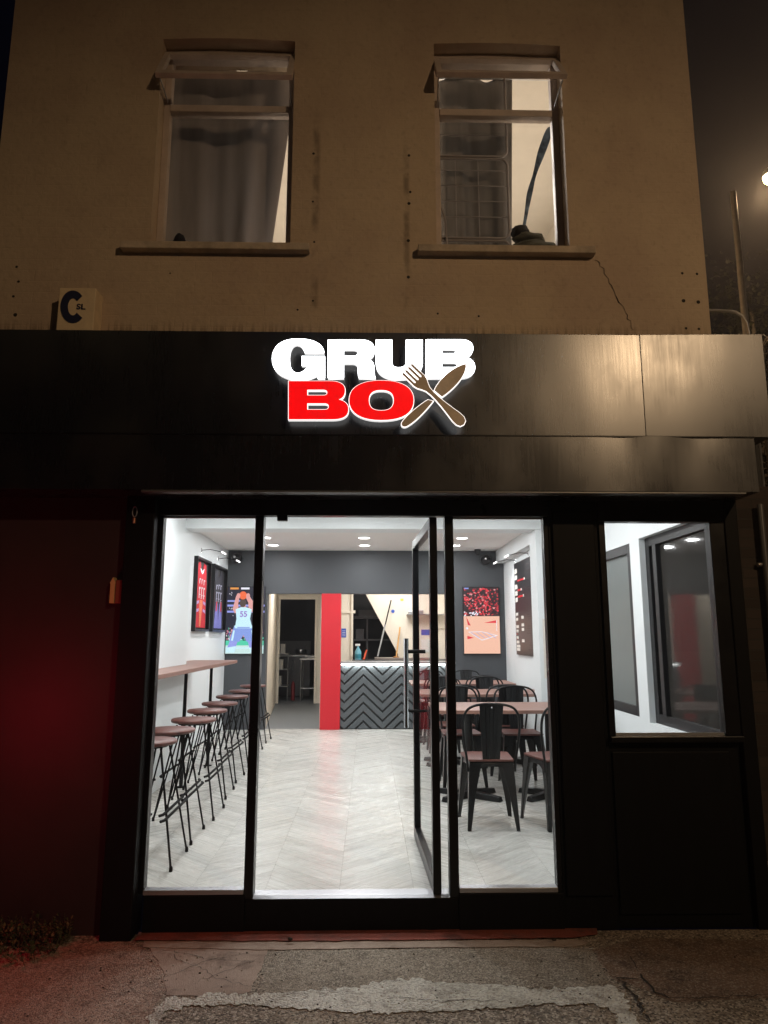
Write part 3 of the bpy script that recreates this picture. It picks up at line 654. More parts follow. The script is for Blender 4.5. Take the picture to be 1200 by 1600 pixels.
# side windows in the right wall (dark frames, night outside)
def side_window(y0, y1, z0, z1, X, fw, posts=(), pane=None):
    s = MB(); s.box(X, X+.05, y0, y0+fw, z0, z1); s.box(X, X+.05, y1-fw, y1, z0, z1); s.box(X, X+.05, y0+fw, y1-fw, z0, z0+fw); s.box(X, X+.05, y0+fw, y1-fw, z1-fw, z1)
    for q in posts: s.box(X-.01, X+.05, q, q+fw*.9, z0+fw, z1-fw)
    o = s.build('side_window', M('dark_window_frame', (.013, .013, .014), .45), B, .003)
    MB().box(X+.025, X+.03, y0+fw, y1-fw, z0+fw, z1-fw).build('pane', pane, o); return o
side_window(5.58, 6.9, .76, 2.11, 2.095, .075, (), M('obscure_film', (.15, .17, .165), .35)); side_window(4.30, 5.38, .74, 2.12, 2.135, .07, (5.16,), M('smoked_film', (.035, .033, .03), .05, spec=.12))

# ================================================================== SIGN
LETW = M('sign_white_light', (.9, .95, 1), .5, emis=(.92, .97, 1.0), es=7)
LETR = M('sign_red_light', (.3, .0, .0), .6, emis=(1.0, .0, .003), es=.9)
LETO = M('sign_edge_light', (.9, .9, .9), .5, emis=(1, .93, .9), es=1.6)
LETG = M('sign_halo_edge', (.6, .6, .6), .5, emis=(1, 1, 1), es=.8)
CUTL = M('cutlery_bronze', hx(205, 190, 172), .5, .2, noise=.15, nscale=20)
SG = thing('shop_sign', (0, 3.83, 2.53), 'illuminated sign reading GRUB BOX with crossed fork and knife, on the black fascia', 'sign')
def Sx(path, Y): return [[(lambda q: (q.x, q.z))(at(400+x/3, 500+y/3, Y)) for x, y in sub] for sub in parse(path)]
GL = {'G': 'M 320 153 L 228 153 C 222 126 206 114 190 114 C 165 117 158 150 158 182 C 158 225 170 247 195 247 C 217 247 232 235 244 213 L 214 213 L 214 169 L 323 169 L 323 272 L 289 272 L 284 259 C 262 273 235 278 200 278 C 120 278 75 240 75 182 C 75 125 115 87 195 87 C 275 87 315 112 320 153 Z',
 'R': 'M 337 92 L 490 92 C 535 92 556 110 556 140 C 556 165 545 178 522 183 C 548 189 555 202 555 235 C 555 260 558 268 562 272 L 483 272 C 478 262 478 250 478 235 C 478 210 470 202 450 202 L 412 202 L 412 272 L 337 272 Z M 412 137 L 455 137 C 470 137 477 142 477 152 C 477 163 470 168 455 168 L 412 168 Z',
 'U': 'M 562 92 L 638 92 L 638 195 C 638 215 648 222 668 222 C 688 222 703 215 703 195 L 703 92 L 781 92 L 781 200 C 781 250 740 277 672 277 C 600 277 562 250 562 200 Z',
 'B': 'M 796 91 L 960 91 C 1000 91 1018 108 1018 132 C 1018 155 1005 168 985 174 C 1010 180 1027 195 1027 222 C 1027 255 1000 272 955 272 L 796 272 Z M 872 135 L 922 135 C 932 135 938 138 938 145 C 938 153 932 156 922 156 L 872 156 Z M 872 197 L 925 197 C 938 197 944 201 944 208 C 944 216 938 221 925 221 L 872 221 Z',
 'B2': 'M 152 285 L 345 285 C 395 285 418 302 418 328 C 418 352 408 365 390 372 C 420 380 434 395 434 418 C 434 450 410 466 355 466 L 152 466 Z M 241 327 L 315 327 C 328 327 333 332 333 340 C 333 348 328 352 315 352 L 241 352 Z M 241 391 L 320 391 C 334 391 340 396 340 405 C 340 415 334 419 320 419 L 241 419 Z',
 'O': 'M 436 376 C 436 316 490 283 587 283 C 690 283 740 318 740 376 C 740 436 690 470 587 470 C 490 470 436 436 436 376 Z M 530 376 C 530 412 550 424 587 424 C 625 424 645 410 645 376 C 645 342 625 329 587 329 C 550 329 530 342 530 376 Z'}
for k in 'GRUB':
    o = plate('letter', Sx(GL[k], 3.765), 3.765, .03, LETW, SG, 0, LETG)
for k, dY in (('B2', 3.765), ('O', 3.763)):
    bk = plate('letter', Sx(GL[k], 3.765), dY+.004, .028, LETO, SG, .0022, LETG)
    plate('letter_face', Sx(GL[k], 3.765), dY-.0, .0035, LETR, bk, -.001)
# fork and knife
def forkpath():
    P0 = Vector((706, 230)); P1 = Vector((972, 490)); d = (P1-P0); L = d.length; d.normalize(); n_ = Vector((-d.y, d.x))
    half = [(0, 33), (5, 35), (78, 35), (98, 31), (118, 21), (138, 12), (165, 9), (200, 9.5), (240, 13), (285, 19), (325, 25), (350, 25), (368, 17), (374, 0)]
    up = []
    tin = [(-34, -24), (-15, -5), (5, 15), (24, 34)]
    for i, (a, b) in enumerate(tin):
        up += [(72, a), (6, a), (0, (a+b)/2), (6, b), (72, b)]
        if i < 3: up += [(78, b+5)]
    loop = up + [(u, v) for u, v in half[2:-1]] + [(374, 0)] + [(u, -v) for u, v in half[2:-1]][::-1]
    return [tuple(P0+d*u+n_*v) for u, v in loop]
fk = [[(lambda q: (q.x, q.z))(at(400+x/3, 500+y/3, 3.75)) for x, y in forkpath()]]
kn = Sx('M 983 206 C 990 245 950 305 872 360 L 836 330 C 850 290 915 222 983 206 Z', 3.755)
kh = Sx('M 806 374 C 770 395 705 448 684 480 C 678 495 690 504 706 498 C 740 482 792 430 830 380 Z', 3.755)
K = plate('knife', kn + kh, 3.757, .024, LETO, SG, .0035, LETG); plate('knife_face', kn + kh, 3.753, .0035, CUTL, K)
F_ = plate('fork', fk, 3.744, .012, LETO, SG, .0035, LETG); plate('fork_face', fk, 3.740, .0035, CUTL, F_)

# C sign board on the wall above the fascia
CS = thing('letter_board_sign', (-1.87, 4.12, 3.1), 'small cream box sign with navy C and SL, above the fascia at left', 'sign')
q0 = at(93, 452, 4.08); q1 = at(136, 452, 4.08)
MB().box(q0.x, q1.x+.055, 4.08, 4.199, 3.11, q0.z+.01).build('board', M('board_cream', hx(222, 200, 165), .7, noise=.15, nscale=12), CS, .004)
NAVY = M('navy_letter', hx(20, 26, 60), .6)
def cpath(cx, cy, rx, ry, t): # horseshoe C in photo pixels
    o_ = []; i_ = []
    for k in range(25):
        a = math.radians(42+276*k/24); o_.append((cx+rx*math.cos(a), cy-ry*math.sin(a))); i_.append((cx+(rx-t)*math.cos(a), cy-(ry-t*1.05)*math.sin(a)))
    return o_ + i_[::-1]
cc = [tuple((lambda q: (q.x, q.z))(at(x, y, 4.078))) for x, y in cpath(114, 479.5, 19.5, 25.5, 11.5)]
plate('letter', [cc], 4.076, .004, NAVY, CS)
p = at(125, 479.5, 4.077); text('small_letters', 'SL', (p.x+.005, 4.0775, p.z), .05, NAVY, CS, bold=.0012, sx=1.15)

# small fixings on the left of the shopfront
p = at(190, 926, 4.03)
KB = thing('wall_box', (p.x, 4.05, p.z), 'small cream and red bell box screwed to the dark wall left of the shopfront', 'box')
MB().box(p.x-.055, p.x-.03, 4.0, 4.0495, p.z-.06, p.z+.05).prism([(p.x-.06, p.z+.05), (p.x-.025, p.z+.05), (p.x-.0425, p.z+.085)], 'y', 4.0, 4.0495).build('casing', M('aged_cream_plastic', hx(190, 160, 110), .6), KB)
MB().box(p.x-.028, p.x+.04, 4.005, 4.0495, p.z-.06, p.z+.07).build('cover', M('red_brown_plastic', hx(120, 60, 48), .5), KB, .003)
p = at(211, 800, 3.96)
HK = thing('shutter_pull', (p.x, 3.97, p.z), 'steel ring and copper ferrule hanging from the black box at top left of the shopfront', 'ring pull')
MB().tube([(p.x+.013*math.cos(t*.52), 3.955, p.z+.03*math.sin(t*.52)) for t in range(12)], .003, 6, True).build('ring', STEEL, HK)
MB().lathe([(.009, p.z-.065), (.009, p.z-.035)], (p.x, 3.955, 0), 12).build('ferrule', M('copper', hx(190, 130, 105), .4, .8), HK)
MB().tube([(p.x, 3.955, p.z+.03), (p.x, 3.955, 2.166)], .002, 6).build('cord', BLKROD, HK)

# ================================================================== FURNITURE
# ---- stool
def make_stool():
    t = thing('bar_stool', (0, 0, 0), 'x', 'bar stool', 'round wooden stools along the wall bar')
    MB().lathe([(.0, .700), (.165, .700), (.174, .704), (.176, .718), (.171, .725), (0, .726)], n=36).build('seat', WOODR, t, local=True)
    MB().lathe([(.12, .684), (.12, .692)], n=24).build('mounting_plate', BLKROD, t, local=True)
    for sx in (-1, 1):
        for sy in (-1, 1):
            l = MB(); l.tube([(sx*.105, sy*.10, .688), (sx*.225, sy*.195, .012)], .0068, 8); l.lathe([(.011, 0.0), (.011, .022), (.007, .03)], (sx*.226, sy*.196, 0), 10)
            if sx < 0: l.tube([(sx*.06, sy*.13, .688), (sx*.222, sy*.193, .02)], .0058, 8)
            l.build('leg', BLKROD, t, local=True)
    k = (.688-.33)/.676; ex = .105+.12*k+.008; ey = .10+.095*k
    for X_, zz, o_ in ((ex, .33, .0), (ex+.016, .305, .03), (-ex, .33, 0)):
        sg_ = 1 if X_ > 0 else -1
        MB().tube([(X_-sg_*.015, -ey-o_-.12, zz), (X_, -ey-o_-.09, zz), (X_, 0, zz), (X_, ey+o_+.09, zz), (X_-sg_*.015, ey+o_+.12, zz)], .0088, 8).build('footrest_bar', BLKROD, t, local=True)
    return t
stool = make_stool()
spots = [(-1.40, 4.70), (-1.415, 5.24), (-1.40, 5.87), (-1.45, 6.57), (-1.48, 7.25), (-1.51, 8.05), (-1.53, 8.86), (-1.555, 9.76)]
nm = ['nearest', 'second nearest', 'third nearest', 'fourth nearest', 'fifth nearest', 'sixth nearest', 'seventh nearest', 'farthest']
for i, (x, y) in enumerate(spots):
    lb = 'round wooden bar stool on black rod legs, %s to the shop window' % nm[i]
    if i == 7: lb = 'round wooden bar stool farthest from the window, seen either side of the left mullion'
    if i == 0: stool.location = (x, y, 0); stool['label'] = lb; stool.rotation_euler = (0, 0, .015)
    else: dup(stool, (x, y, 0), random.uniform(-.03, .03), lb)
# ---- wall bar
BT = thing('wall_bar_table', (-1.78, 7, 0), 'long narrow brown wooden bar table on black posts along the left wall', 'bar table')
MB().prism([(-1.928, 4.6), (-1.62, 4.6), (-1.62, 8.9), (-2.176, 8.9), (-2.176, 7.655), (-1.928, 7.655)], 'z', 1.045, 1.082).build('table_top', WOODT, BT, .004)
for y in (4.85, 5.85, 6.87, 7.96):
    l = MB(); l.lathe([(.045, .001), (.045, .008), (.018, .014), (.016, 1.03), (.045, 1.035), (.045, 1.0445)], (-1.73, y, 0), 14); l.build('leg', BLKROD, BT)
MB().box(-1.9, -1.66, 5.2, 5.5, 1.02, 1.0445).build('bracket', WOODR, BT)

# ---- metal chair
def make_chair():
    t = thing('cafe_chair', (0, 0, 0), 'x', 'chair', 'black metal chairs with wooden seats at the dining tables')
    s = MB(); s.prism([(-.165, -.175), (.165, -.175), (.185, .17), (.14, .195), (-.14, .195), (-.185, .17)], 'z', .470, .486); s.build('seat', WOODR, t, .004, True)
    # apron: skirt under the seat with arched lower edge
    ap = MB()
    def skirt(p, q, arch):
        p = Vector(p); q = Vector(q); n_ = 12; vs = []
        for i in range(n_+1):
            u = i/n_; x, y = p.lerp(q, u); e = min(u, 1-u); dep = .035 + .10*max(0, 1-e/.36)**1.7
            o = 1+ .06*dep/.1; vs += [(x, y, .469), (x*o, y*o, .469-dep)]
        ap.add(vs, [(2*i, 2*i+1, 2*i+3, 2*i+2) for i in range(n_)], True)
    c = [(-.158, -.168), (.158, -.168), (.176, .182), (-.176, .182)]
    for i in range(4): skirt(c[i], c[(i+1) % 4], 1)
    a_ = ap.build('apron', BLKMET, t, 0, True); sd = a_.modifiers.new('t', 'SOLIDIFY'); sd.thickness = .004
    for sx in (-1, 1):
        for sy in (-1, 1):
            l = MB(); bx_, by_ = sx*(.158 if sy < 0 else .176), (-.168 if sy < 0 else .182)
            fx, fy = sx*(.185 if sy < 0 else .205), (-.215 if sy < 0 else .215)
            prof = [(0, .062), (.2, .050), (.5, .034), (1, .018)]; vs = []
            for u, wv in prof:
                x = bx_+(fx-bx_)*u + sx*.004; y = by_+(fy-by_)*u + sy*.004; z = .462*(1-u)
                vs += [(x, y, z), (x-sx*wv*1.5, y, z), (x-sx*wv*1.4, y-sy*wv*.35, z), (x-sx*wv*.35, y-sy*wv*1.4, z), (x, y-sy*wv*1.5, z)]
            fs = []
            for i in range(3):
                for k in range(5):
                    q = [i*5+k, i*5+(k+1) % 5, (i+1)*5+(k+1) % 5, (i+1)*5+k]; fs.append(q if sx*sy > 0 else q[::-1])
            fs.append([15, 16, 17, 18, 19]); l.add(vs, fs); l.build('leg', BLKMET, t, .004, True)
    # hoop
    P = [(-.172, -.165, .40), (-.178, -.172, .47), (-.197, -.185, .60), (-.208, -.2, .70), (-.205, -.213, .78), (-.180, -.222, .838), (-.135, -.228, .868), (-.07, -.232, .882), (0, -.234, .886)]
    P = P + [(-x, y, z) for x, y, z in P[:-1]][::-1]
    # smooth resample
    Q = []
    for i in range(len(P)-1):
        p0, p1, p2, p3 = [Vector(P[max(0, min(len(P)-1, i+k))]) for k in (-1, 0, 1, 2)]
        for k in range(4):
            u = k/4; Q.append(.5*((2*p1)+(p2-p0)*u+(2*p0-5*p1+4*p2-p3)*u*u+(3*p1-p0-3*p2+p3)*u**3))
    Q.append(Vector(P[-1])); MB().tube(Q, .0095, 8).build('back_frame', BLKMET, t, 0, True)
    b = MB(); vs = []; rows = 8
    for j in range(rows+1):
        v = j/rows; z = .462+(.884-.462)*v; wv = .062+.027*v; y = -.166-.068*v**1.1
        for k, (xx, dy) in enumerate(((-1, 0), (-.55, 0), (-.5, .006), (-.22, .006), (-.17, 0), (.17, 0), (.22, .006), (.5, .006), (.55, 0), (1, 0))): vs.append((xx*wv, y-dy*(1 if .1 < v < .9 else 0), z))
    b.add(vs, [(j*10+k, j*10+k+1, (j+1)*10+k+1, (j+1)*10+k) for j in range(rows) for k in range(9)]); o = b.build('backrest', BLKMET, t, 0, True)
    sd = o.modifiers.new('t', 'SOLIDIFY'); sd.thickness = .004
    MB().lathe([(.006, -.243), (.006, -.238)], (0, 0, .86), 10, 'y').build('rivet', CHROME, t, 0, True)
    return t
chair = make_chair()
cpos = []
TB = [(6.05, 6.79, 'nearest table'), (7.70, 8.42, 'middle table'), (9.36, 10.08, 'farthest table')]
for ti, (y0, y1, tn) in enumerate(TB):
    for j, x in enumerate((.90, 1.42)):
        sd_ = ('left', 'right')[j]
        cpos.append((x, y0-(.50 if ti == 0 else .17), (0 if j == 0 else .22) if ti == 0 else random.uniform(-.1, .1), 'black metal chair, %s one on the street side of the %s' % (sd_, tn)))
        cpos.append((x+random.uniform(-.03, .03), y1+(.12 if ti == 0 else .1), math.pi+random.uniform(-.08, .08), 'black metal chair, %s one on the far side of the %s' % (sd_, tn)))
for i, (x, y, rz, lb) in enumerate(cpos):
    if i == 0: chair.location = (x, y, 0); chair.rotation_euler = (0, 0, rz); chair['label'] = lb
    else: dup(chair, (x, y, 0), rz, lb)
# ---- dining tables
def make_table():
    t = thing('dining_table', (0, 0, 0), 'x', 'table', 'brown topped dining tables')
    MB().box(-.68, .68, -.37, .37, .735, .765).build('table_top', WOODT, t, .004, True)
    for x in (-.36, .36):
        MB().lathe([(.04, .045), (.038, .70), (.06, .71), (.06, .7345)], (x, 0, 0), 16).build('column', BLKMET, t, 0, True)
        f = MB()
        for k in range(4):
            aa = math.radians(38 if k % 2 else -38) + (math.pi if k > 1 else 0); ca_, sb_ = math.cos(aa), math.sin(aa)
            def q(u, v, z): return (x+u*ca_-v*sb_, u*sb_+v*ca_, z)
            vs = [q(.0, -.035, .002), q(.0, .035, .002), q(.31, .03, .002), q(.31, -.03, .002), q(0, -.03, .062), q(0, .03, .062), q(.30, .022, .04), q(.30, -.022, .04)]
            f.add(vs, [(0, 1, 2, 3), (4, 7, 6, 5), (0, 4, 5, 1), (1, 5, 6, 2), (2, 6, 7, 3), (3, 7, 4, 0)])
        f.build('foot', BLKMET, t, .003, True)
    return t
tab = make_table()
for i, (y0, y1, tn) in enumerate(TB):
    lb = 'brown topped rectangular table on black pedestals, the ' + tn; loc = (1.235, (y0+y1)/2, 0)
    if i == 0: tab.location = loc; tab['label'] = lb
    else: dup(tab, loc, 0, lb)

# ================================================================== WALLS: pictures, screens, menu
def pic_yz(X, sgn): # returns fn (u 0..1 along from near to far, v 0..1 up, t out)
    pass
def framed(name, y0, y1, z0, z1, label, kind):
    t = thing(name, (-2.18, (y0+y1)/2, z0), label, 'framed jersey', 'framed basketball jerseys on the left wall')
    X = -2.179; d = .05
    f = MB(); f.box(X, X+d, y0, y0+.03, z0, z1); f.box(X, X+d, y1-.03, y1, z0, z1); f.box(X, X+d, y0+.03, y1-.03, z0, z0+.03); f.box(X, X+d, y0+.03, y1-.03, z1-.03, z1); f.build('frame', BLACKF, t, .002)
    MB().box(X, X+.006, y0+.03, y1-.03, z0+.03, z1-.03).build('backing', M('backing_black', (.012, .012, .014), .7), t)
    a, b = y0+.06, y1-.06; Wd = b-a; H = z1-z0-.1; zb = z0+.05
    def U(pts, x0, x1, mb): mb.prism([(a+u*Wd, zb+v*H) for u, v in pts], 'x', X+x0, X+x1)
    col = (hx(190, 22, 40), hx(214, 120, 84), hx(170, 140, 190), hx(210, 200, 205)) if kind == 0 else (hx(36, 36, 44), hx(120, 120, 190), hx(190, 60, 66), hx(170, 170, 190))
    ms = [M('cloth_%d%d' % (kind, i), c_, .8, noise=.15, nscale=12) for i, c_ in enumerate(col)]
    mb = MB(); mb.mat(0); U([(.12, .0), (.92, 0), (.88, .42), (.9, .7), (.82, .98), (.66, 1), (.6, .9), (.5, .86), (.4, .9), (.34, 1), (.18, .98), (.1, .7), (.14, .42)], .008, .016, mb)
    if kind == 0:
        mb.mat(1); U([(.4, .03), (.5, .0), (.62, .38), (.6, .42), (.36, .42), (.36, .3)], .0165, .019, mb)
        mb.mat(2)
        for v in (.22, .34):
            U([(.12, v), (.32, v+.03), (.32, v+.07), (.12, v+.05)], .0165, .019, mb); U([(.66, v+.03), (.86, v), (.86, v+.05), (.66, v+.07)], .0165, .019, mb)
    else:
        mb.mat(1); U([(.2, .0), (.84, 0), (.8, .26), (.74, .44), (.6, .42), (.52, .1), (.44, .42), (.3, .44), (.24, .26)], .0165, .019, mb)
        mb.mat(2); U([(.28, .28), (.38, .3), (.4, .46), (.3, .44)], .0195, .021, mb); U([(.66, .3), (.76, .28), (.76, .46), (.66, .46)], .0195, .021, mb)
    mb.mat(3)
    if kind == 0: U([(.3, .9), (.42, .84), (.5, .82), (.6, .85), (.68, .92), (.6, .9), (.5, .865), (.4, .9)], .0165, .019, mb)
    rnd = random.Random(kind)
    for r_, (v0, v1) in enumerate(((.66, .74), (.5, .62), (.44, .5))):
        for q in range(3):
            u0 = .27+q*.18; w_ = .11; vv = v0+rnd.uniform(-.01, .01); hgt = (v1-v0)
            U([(u0, vv), (u0+w_*.4, vv), (u0+w_*.4, vv+hgt), (u0, vv+hgt)], .0195, .021, mb); U([(u0, vv+hgt*.7), (u0+w_, vv+hgt*.8), (u0+w_, vv+hgt), (u0, vv+hgt)], .0212, .022, mb)
    mb.build('jersey', ms, t)
framed('framed_jersey', 8.78, 9.56, 1.43, 2.36, 'framed red basketball jersey with orange and lilac panels, nearer one on the left wall', 0)
framed('framed_jersey', 9.76, 10.66, 1.43, 2.36, 'framed black jersey with blue-violet lower part, farther one on the left wall', 1)
HEAD = M('picture_light_head', (.9, .9, .9), .3, emis=(1, 1, 1), es=3)
def picture_light(X, y, z, sgn, label):
    t = thing('picture_light', (X, y, z), label, 'picture light', 'picture lights on thin arms')
    MB().tube([(X, y, z-.03), (X, y, z+.03)], .012, 8).build('wall_mount', CHROME, t)
    MB().tube([(X, y, z), (X+sgn*.12, y, z+.01), (X+sgn*.3, y+.02, z-.03)], .005, 6).build('arm', BLKROD, t)
    MB().tube([(X+sgn*.29, y-.1, z-.035), (X+sgn*.29, y+.12, z-.035)], .009, 8).build('head', HEAD, t)
    l = light('lamp', 'SPOT', (0, 0, 0), 6, (1, 1, 1), None, spot_size=math.radians(110), spot_blend=.8, shadow_soft_size=.03)
    l.parent = t; l.location = (sgn*.28, .02, -.05); l.rotation_euler = (0, math.radians(40)*sgn, 0)
picture_light(-2.18, 9.13, 2.47, 1, 'thin armed picture light above the red framed jersey')
picture_light(-2.18, 10.15, 2.47, 1, 'thin armed picture light above the black framed jersey')
picture_light(-1.93, 6.1, 2.45, 1, 'picture light on the left wall at the edge of the left shop window')
picture_light(2.09, 9.15, 2.44, -1, 'picture light above the menu board, nearer the window')
picture_light(2.09, 10.0, 2.44, -1, 'picture light above the menu board, nearer the back wall')
# menu board
MN = thing('menu_board', (2.09, 9.6, 1.1), 'tall black menu board with red headings and white print on the right wall', 'menu board')
MB().box(2.065, 2.089, 8.6, 10.0, 1.12, 2.385).build('board', M('menu_black', (.03, .028, .03), .35, noise=.2), MN, .002)
pm = MB()
rnd = random.Random(4)
def mbx(y0, y1, z0, z1, k): pm.mat(k); pm.box(2.0615, 2.0648, y0, y1, z0, z1)
for z, n_, L in ((2.27, 1, .0), (2.18, 1, .5), (2.05, 1, .3), (1.96, 1, .42), (1.87, 1, 0)):
    mbx(9.80, 9.95, z-.03, z+.03, 0)
    if L: mbx(9.9-.02-L, 9.78, z-.065, z-.04, 1); mbx(9.9-.07-L, 9.9-.03-L, z-.066, z-.036, 0)
for z in (1.67, 1.60, 1.50, 1.44, 1.35, 1.29, 1.235, 1.19): mbx(9.83-rnd.uniform(0, .1), 9.95, z-.018, z+.02, 0)
for z in (1.62, 1.52, 1.46, 1.31): mbx(9.46, 9.60, z-.018, z+.02, 0)
for z in (1.43, 1.40, 1.335): mbx(9.9, 9.94, z-.008, z+.008, 1)
for z in (2.3, 2.22, 2.1, 2.0): mbx(8.7, 9.2, z-.004, z+.004, 2)
for k in range(16): z = 1.2+k*.03; mbx(8.72, 9.0+rnd.uniform(0, .3), z-.003, z+.003, 2)
pm.build('print', [M('menu_white', hx(225, 222, 215), .6), M('menu_red', hx(205, 40, 48), .6), M('menu_faint', hx(70, 60, 60), .6)], MN)
# paper strip on the pilaster edge
tag(MB().box(1.80, 1.88, 7.352, 7.359, .95, 1.55).build('price_strip', M('paper_strip', hx(220, 215, 205), .6)), 'narrow white paper notice on the right pilaster', 'notice')

# ---- screens
def emi(name, c, s=1.0): return M(name, (0.01, .01, .01), .4, emis=c[:3], es=s)
def screen(x0, x1, z0, z1, label, group=None):
    t = thing('wall_screen', ((x0+x1)/2, 10.89, z0), label, 'tv screen', 'upright screens on the back wall')
    MB().box(x0, x1, 10.855, 10.899, z0, z1).build('casing', BLACKF, t, .004); return t
SC = screen(-2.17, -1.585, 1.10, 2.12, 'upright screen at the left showing a basketball player in white and blue taking a shot')
def pic(t, x0, x1, z0, z1, layers, mats, name='picture'):
    mb = MB()
    for k, (mi, poly, lay) in enumerate(layers):
        mb.mat(mi); mb.prism([(x0+u*(x1-x0), z0+v*(z1-z0)) for u, v in poly], 'y', 10.8545-lay*.0012-.0004, 10.8545-lay*.0012)
    return mb.build(name, mats, t)
def R_(a, b, c, d): return [(a, b), (c, b), (c, d), (a, d)]
def E_(cx, cy, rx, ry, n=14): return [(cx+rx*math.cos(6.2832*k/n), cy+ry*math.sin(6.2832*k/n)) for k in range(n)]
em = [emi('px_night', (.012, .012, .03)), emi('px_ledge', (.32, .36, .85), 1.0), emi('px_skin', (.8, .38, .36)), emi('px_vest', (.58, .85, .95), 1.1), emi('px_shorts', (.25, .36, .82), 1.0),
      emi('px_orange', (.95, .16, .05), 1.0), emi('px_green', (.08, .65, .42)), emi('px_courtwhite', (.62, .85, .82), 1.0), emi('px_crowd', (.6, .22, .28)), emi('px_white', (.9, .9, 1.0), 1.0), emi('px_hair', (.09, .06, .05)), emi('px_violet', (.32, .18, .62)), emi('px_amber', (.85, .35, .08))]
rd = random.Random(5); L = [(0, R_(0.01, .01, .99, .99), 0)]
L += [(12, R_(.08, .955, .3, .985), 1), (9, R_(.36, .955, .58, .985), 1), (7, R_(0.01, .01, .99, .14), 1), (6, R_(.01, .13, .99, .2), 2), (3, R_(.01, .085, .99, .1), 2)]
L += [(1, R_(.02, .70, .99, .73), 1), (1, R_(.02, .61, .99, .64), 1), (1, R_(.02, .77, .4, .795), 1)]
for k in range(150): L.append((rd.choice([8, 8, 9, 2, 0, 6, 11]), E_(rd.uniform(.03, .97), rd.uniform(.2, .38), rd.uniform(.012, .03), rd.uniform(.01, .02), 6), 1+rd.random()*.5))
for k in range(26): L.append((9, E_(rd.uniform(.05, .95), rd.choice([.575, .67, .9, .88])+rd.uniform(-.01, .01), .01, .008, 5), 1.8))
pl = [(2, [(.16, .66), (.24, .86), (.34, .88), (.30, .74), (.32, .62), (.22, .60)], 3), (2, [(.70, .62), (.68, .78), (.56, .88), (.46, .87), (.56, .76), (.58, .62)], 3), (5, E_(.42, .865, .1, .062), 4), (2, E_(.30, .86, .05, .04), 4.6), (2, E_(.55, .86, .05, .04), 4.6),
      (2, R_(.38, .66, .5, .73), 3.4), (10, E_(.42, .755, .085, .065), 4), (3, [(.24, .66), (.36, .69), (.52, .69), (.66, .66), (.62, .52), (.68, .40), (.24, .40), (.27, .52)], 5),
      (4, [(.22, .42), (.70, .42), (.80, .2), (.56, .18), (.46, .28), (.36, .18), (.10, .2)], 6), (3, [(.22, .42), (.70, .42), (.68, .38), (.24, .38)], 7),
      (1, [(.12, .2), (.32, .19), (.24, .03), (.02, .03)], 5.5), (3, [(.06, .1), (.28, .12), (.24, .03), (.02, .03)], 6.5), (1, [(.58, .19), (.74, .2), (.84, .05), (.66, .03)], 5.5), (3, [(.62, .1), (.78, .1), (.84, .05), (.66, .03)], 6.5),
      (4, R_(.3, .385, .62, .40), 8), (3, [(.2, .35), (.24, .35), (.2, .2), (.15, .2)], 7), (3, [(.66, .35), (.7, .35), (.74, .2), (.7, .2)], 7)]
TV1 = pic(SC, -2.17, -1.585, 1.10, 2.12, L + pl, em)
text('shirt_number', '55', (-2.17+.45*.585, 10.8432, 1.10+.585*1.02), .115, em[11], SC, bold=.003, ext=.0002)
SC2 = screen(1.44, 2.0, 1.10, 2.12, 'upright screen at the right showing a red lit crowd above a pale basketball court')
L = [(0, R_(.01, .42, .99, .99), 0), (1, R_(.01, .01, .99, .56), 1)]
e2 = [emi('px2_dark', (.02, .004, .008)), emi('px2_court', (.95, .55, .40), 1.0), emi('px2_red', (.8, .03, .05)), emi('px2_pink', (.8, .35, .35)), emi('px2_white', (.9, .9, 1), 1.0), emi('px2_blue', (.25, .35, .8)), emi('px2_deep', (.25, .01, .02))]
for k in range(360):
    v = rd.uniform(.57, .97); u = min(.95, max(.05, rd.gauss(.55, .28))); L.append((rd.choice([2, 2, 6, 6, 3, 0, 2]), E_(u, v, rd.uniform(.012, .035), rd.uniform(.006, .016), 6), 1+rd.random()*.6))
for k in range(16): L.append((4, E_(rd.uniform(.03, .45), rd.uniform(.56, .62), .02, .012, 5), 1.8))
L += [(4, [(.12, .33), (.5, .335), (.94, .275), (.5, .2)], 2), (1, [(.16, .322), (.5, .326), (.88, .276), (.5, .212)], 3), (2, [(.55, .46), (.9, .5), (.9, .46)], 2), (2, [(.1, .27), (.28, .24), (.1, .22)], 2), (5, R_(.04, .965, .16, .985), 2), (4, E_(.1, .38, .03, .02, 6), 2), (2, [(.08, .55), (.2, .42), (.12, .43)], 2), (4, R_(.9, .34, .915, .5), 2)]
for k in range(4): u = .2+.15*k; L.append((5, [(u, .322), (u+.015, .322), (u+.24, .235), (u+.22, .235)], 4))
pic(SC2, 1.44, 2.0, 1.10, 2.12, L, e2)

# ---- speakers / cameras near the ceiling
def dome(x, z, label, r=.085):
    t = thing('wall_speaker', (x, 10.88, z), label, 'speaker'); MB().lathe([(.0, 10.70), (r*.6, 10.72), (r, 10.78), (r, 10.87), (r*.5, 10.899)], (x, 0, z), 20, 'y').build('housing', BLACKF, t)
    MB().lathe([(0, 10.694), (.02, 10.696), (.02, 10.7)], (x-.02, 0, z+.01), 10, 'y').build('lens', CHROME, t)
dome(-2.05+.02, 2.55, 'round black speaker high on the dark wall above the left screen', .08); dome(1.80, 2.53, 'round black speaker high on the dark wall above the right screen', .08)
tag(MB().lathe([(.05, 2.6805), (.05, 2.64), (.035, 2.60), (0, 2.59)][::-1], (1.66, 10.7, 0), 16).build('security_camera', BLACKF), 'small black dome camera on the ceiling near the right screen', 'camera')

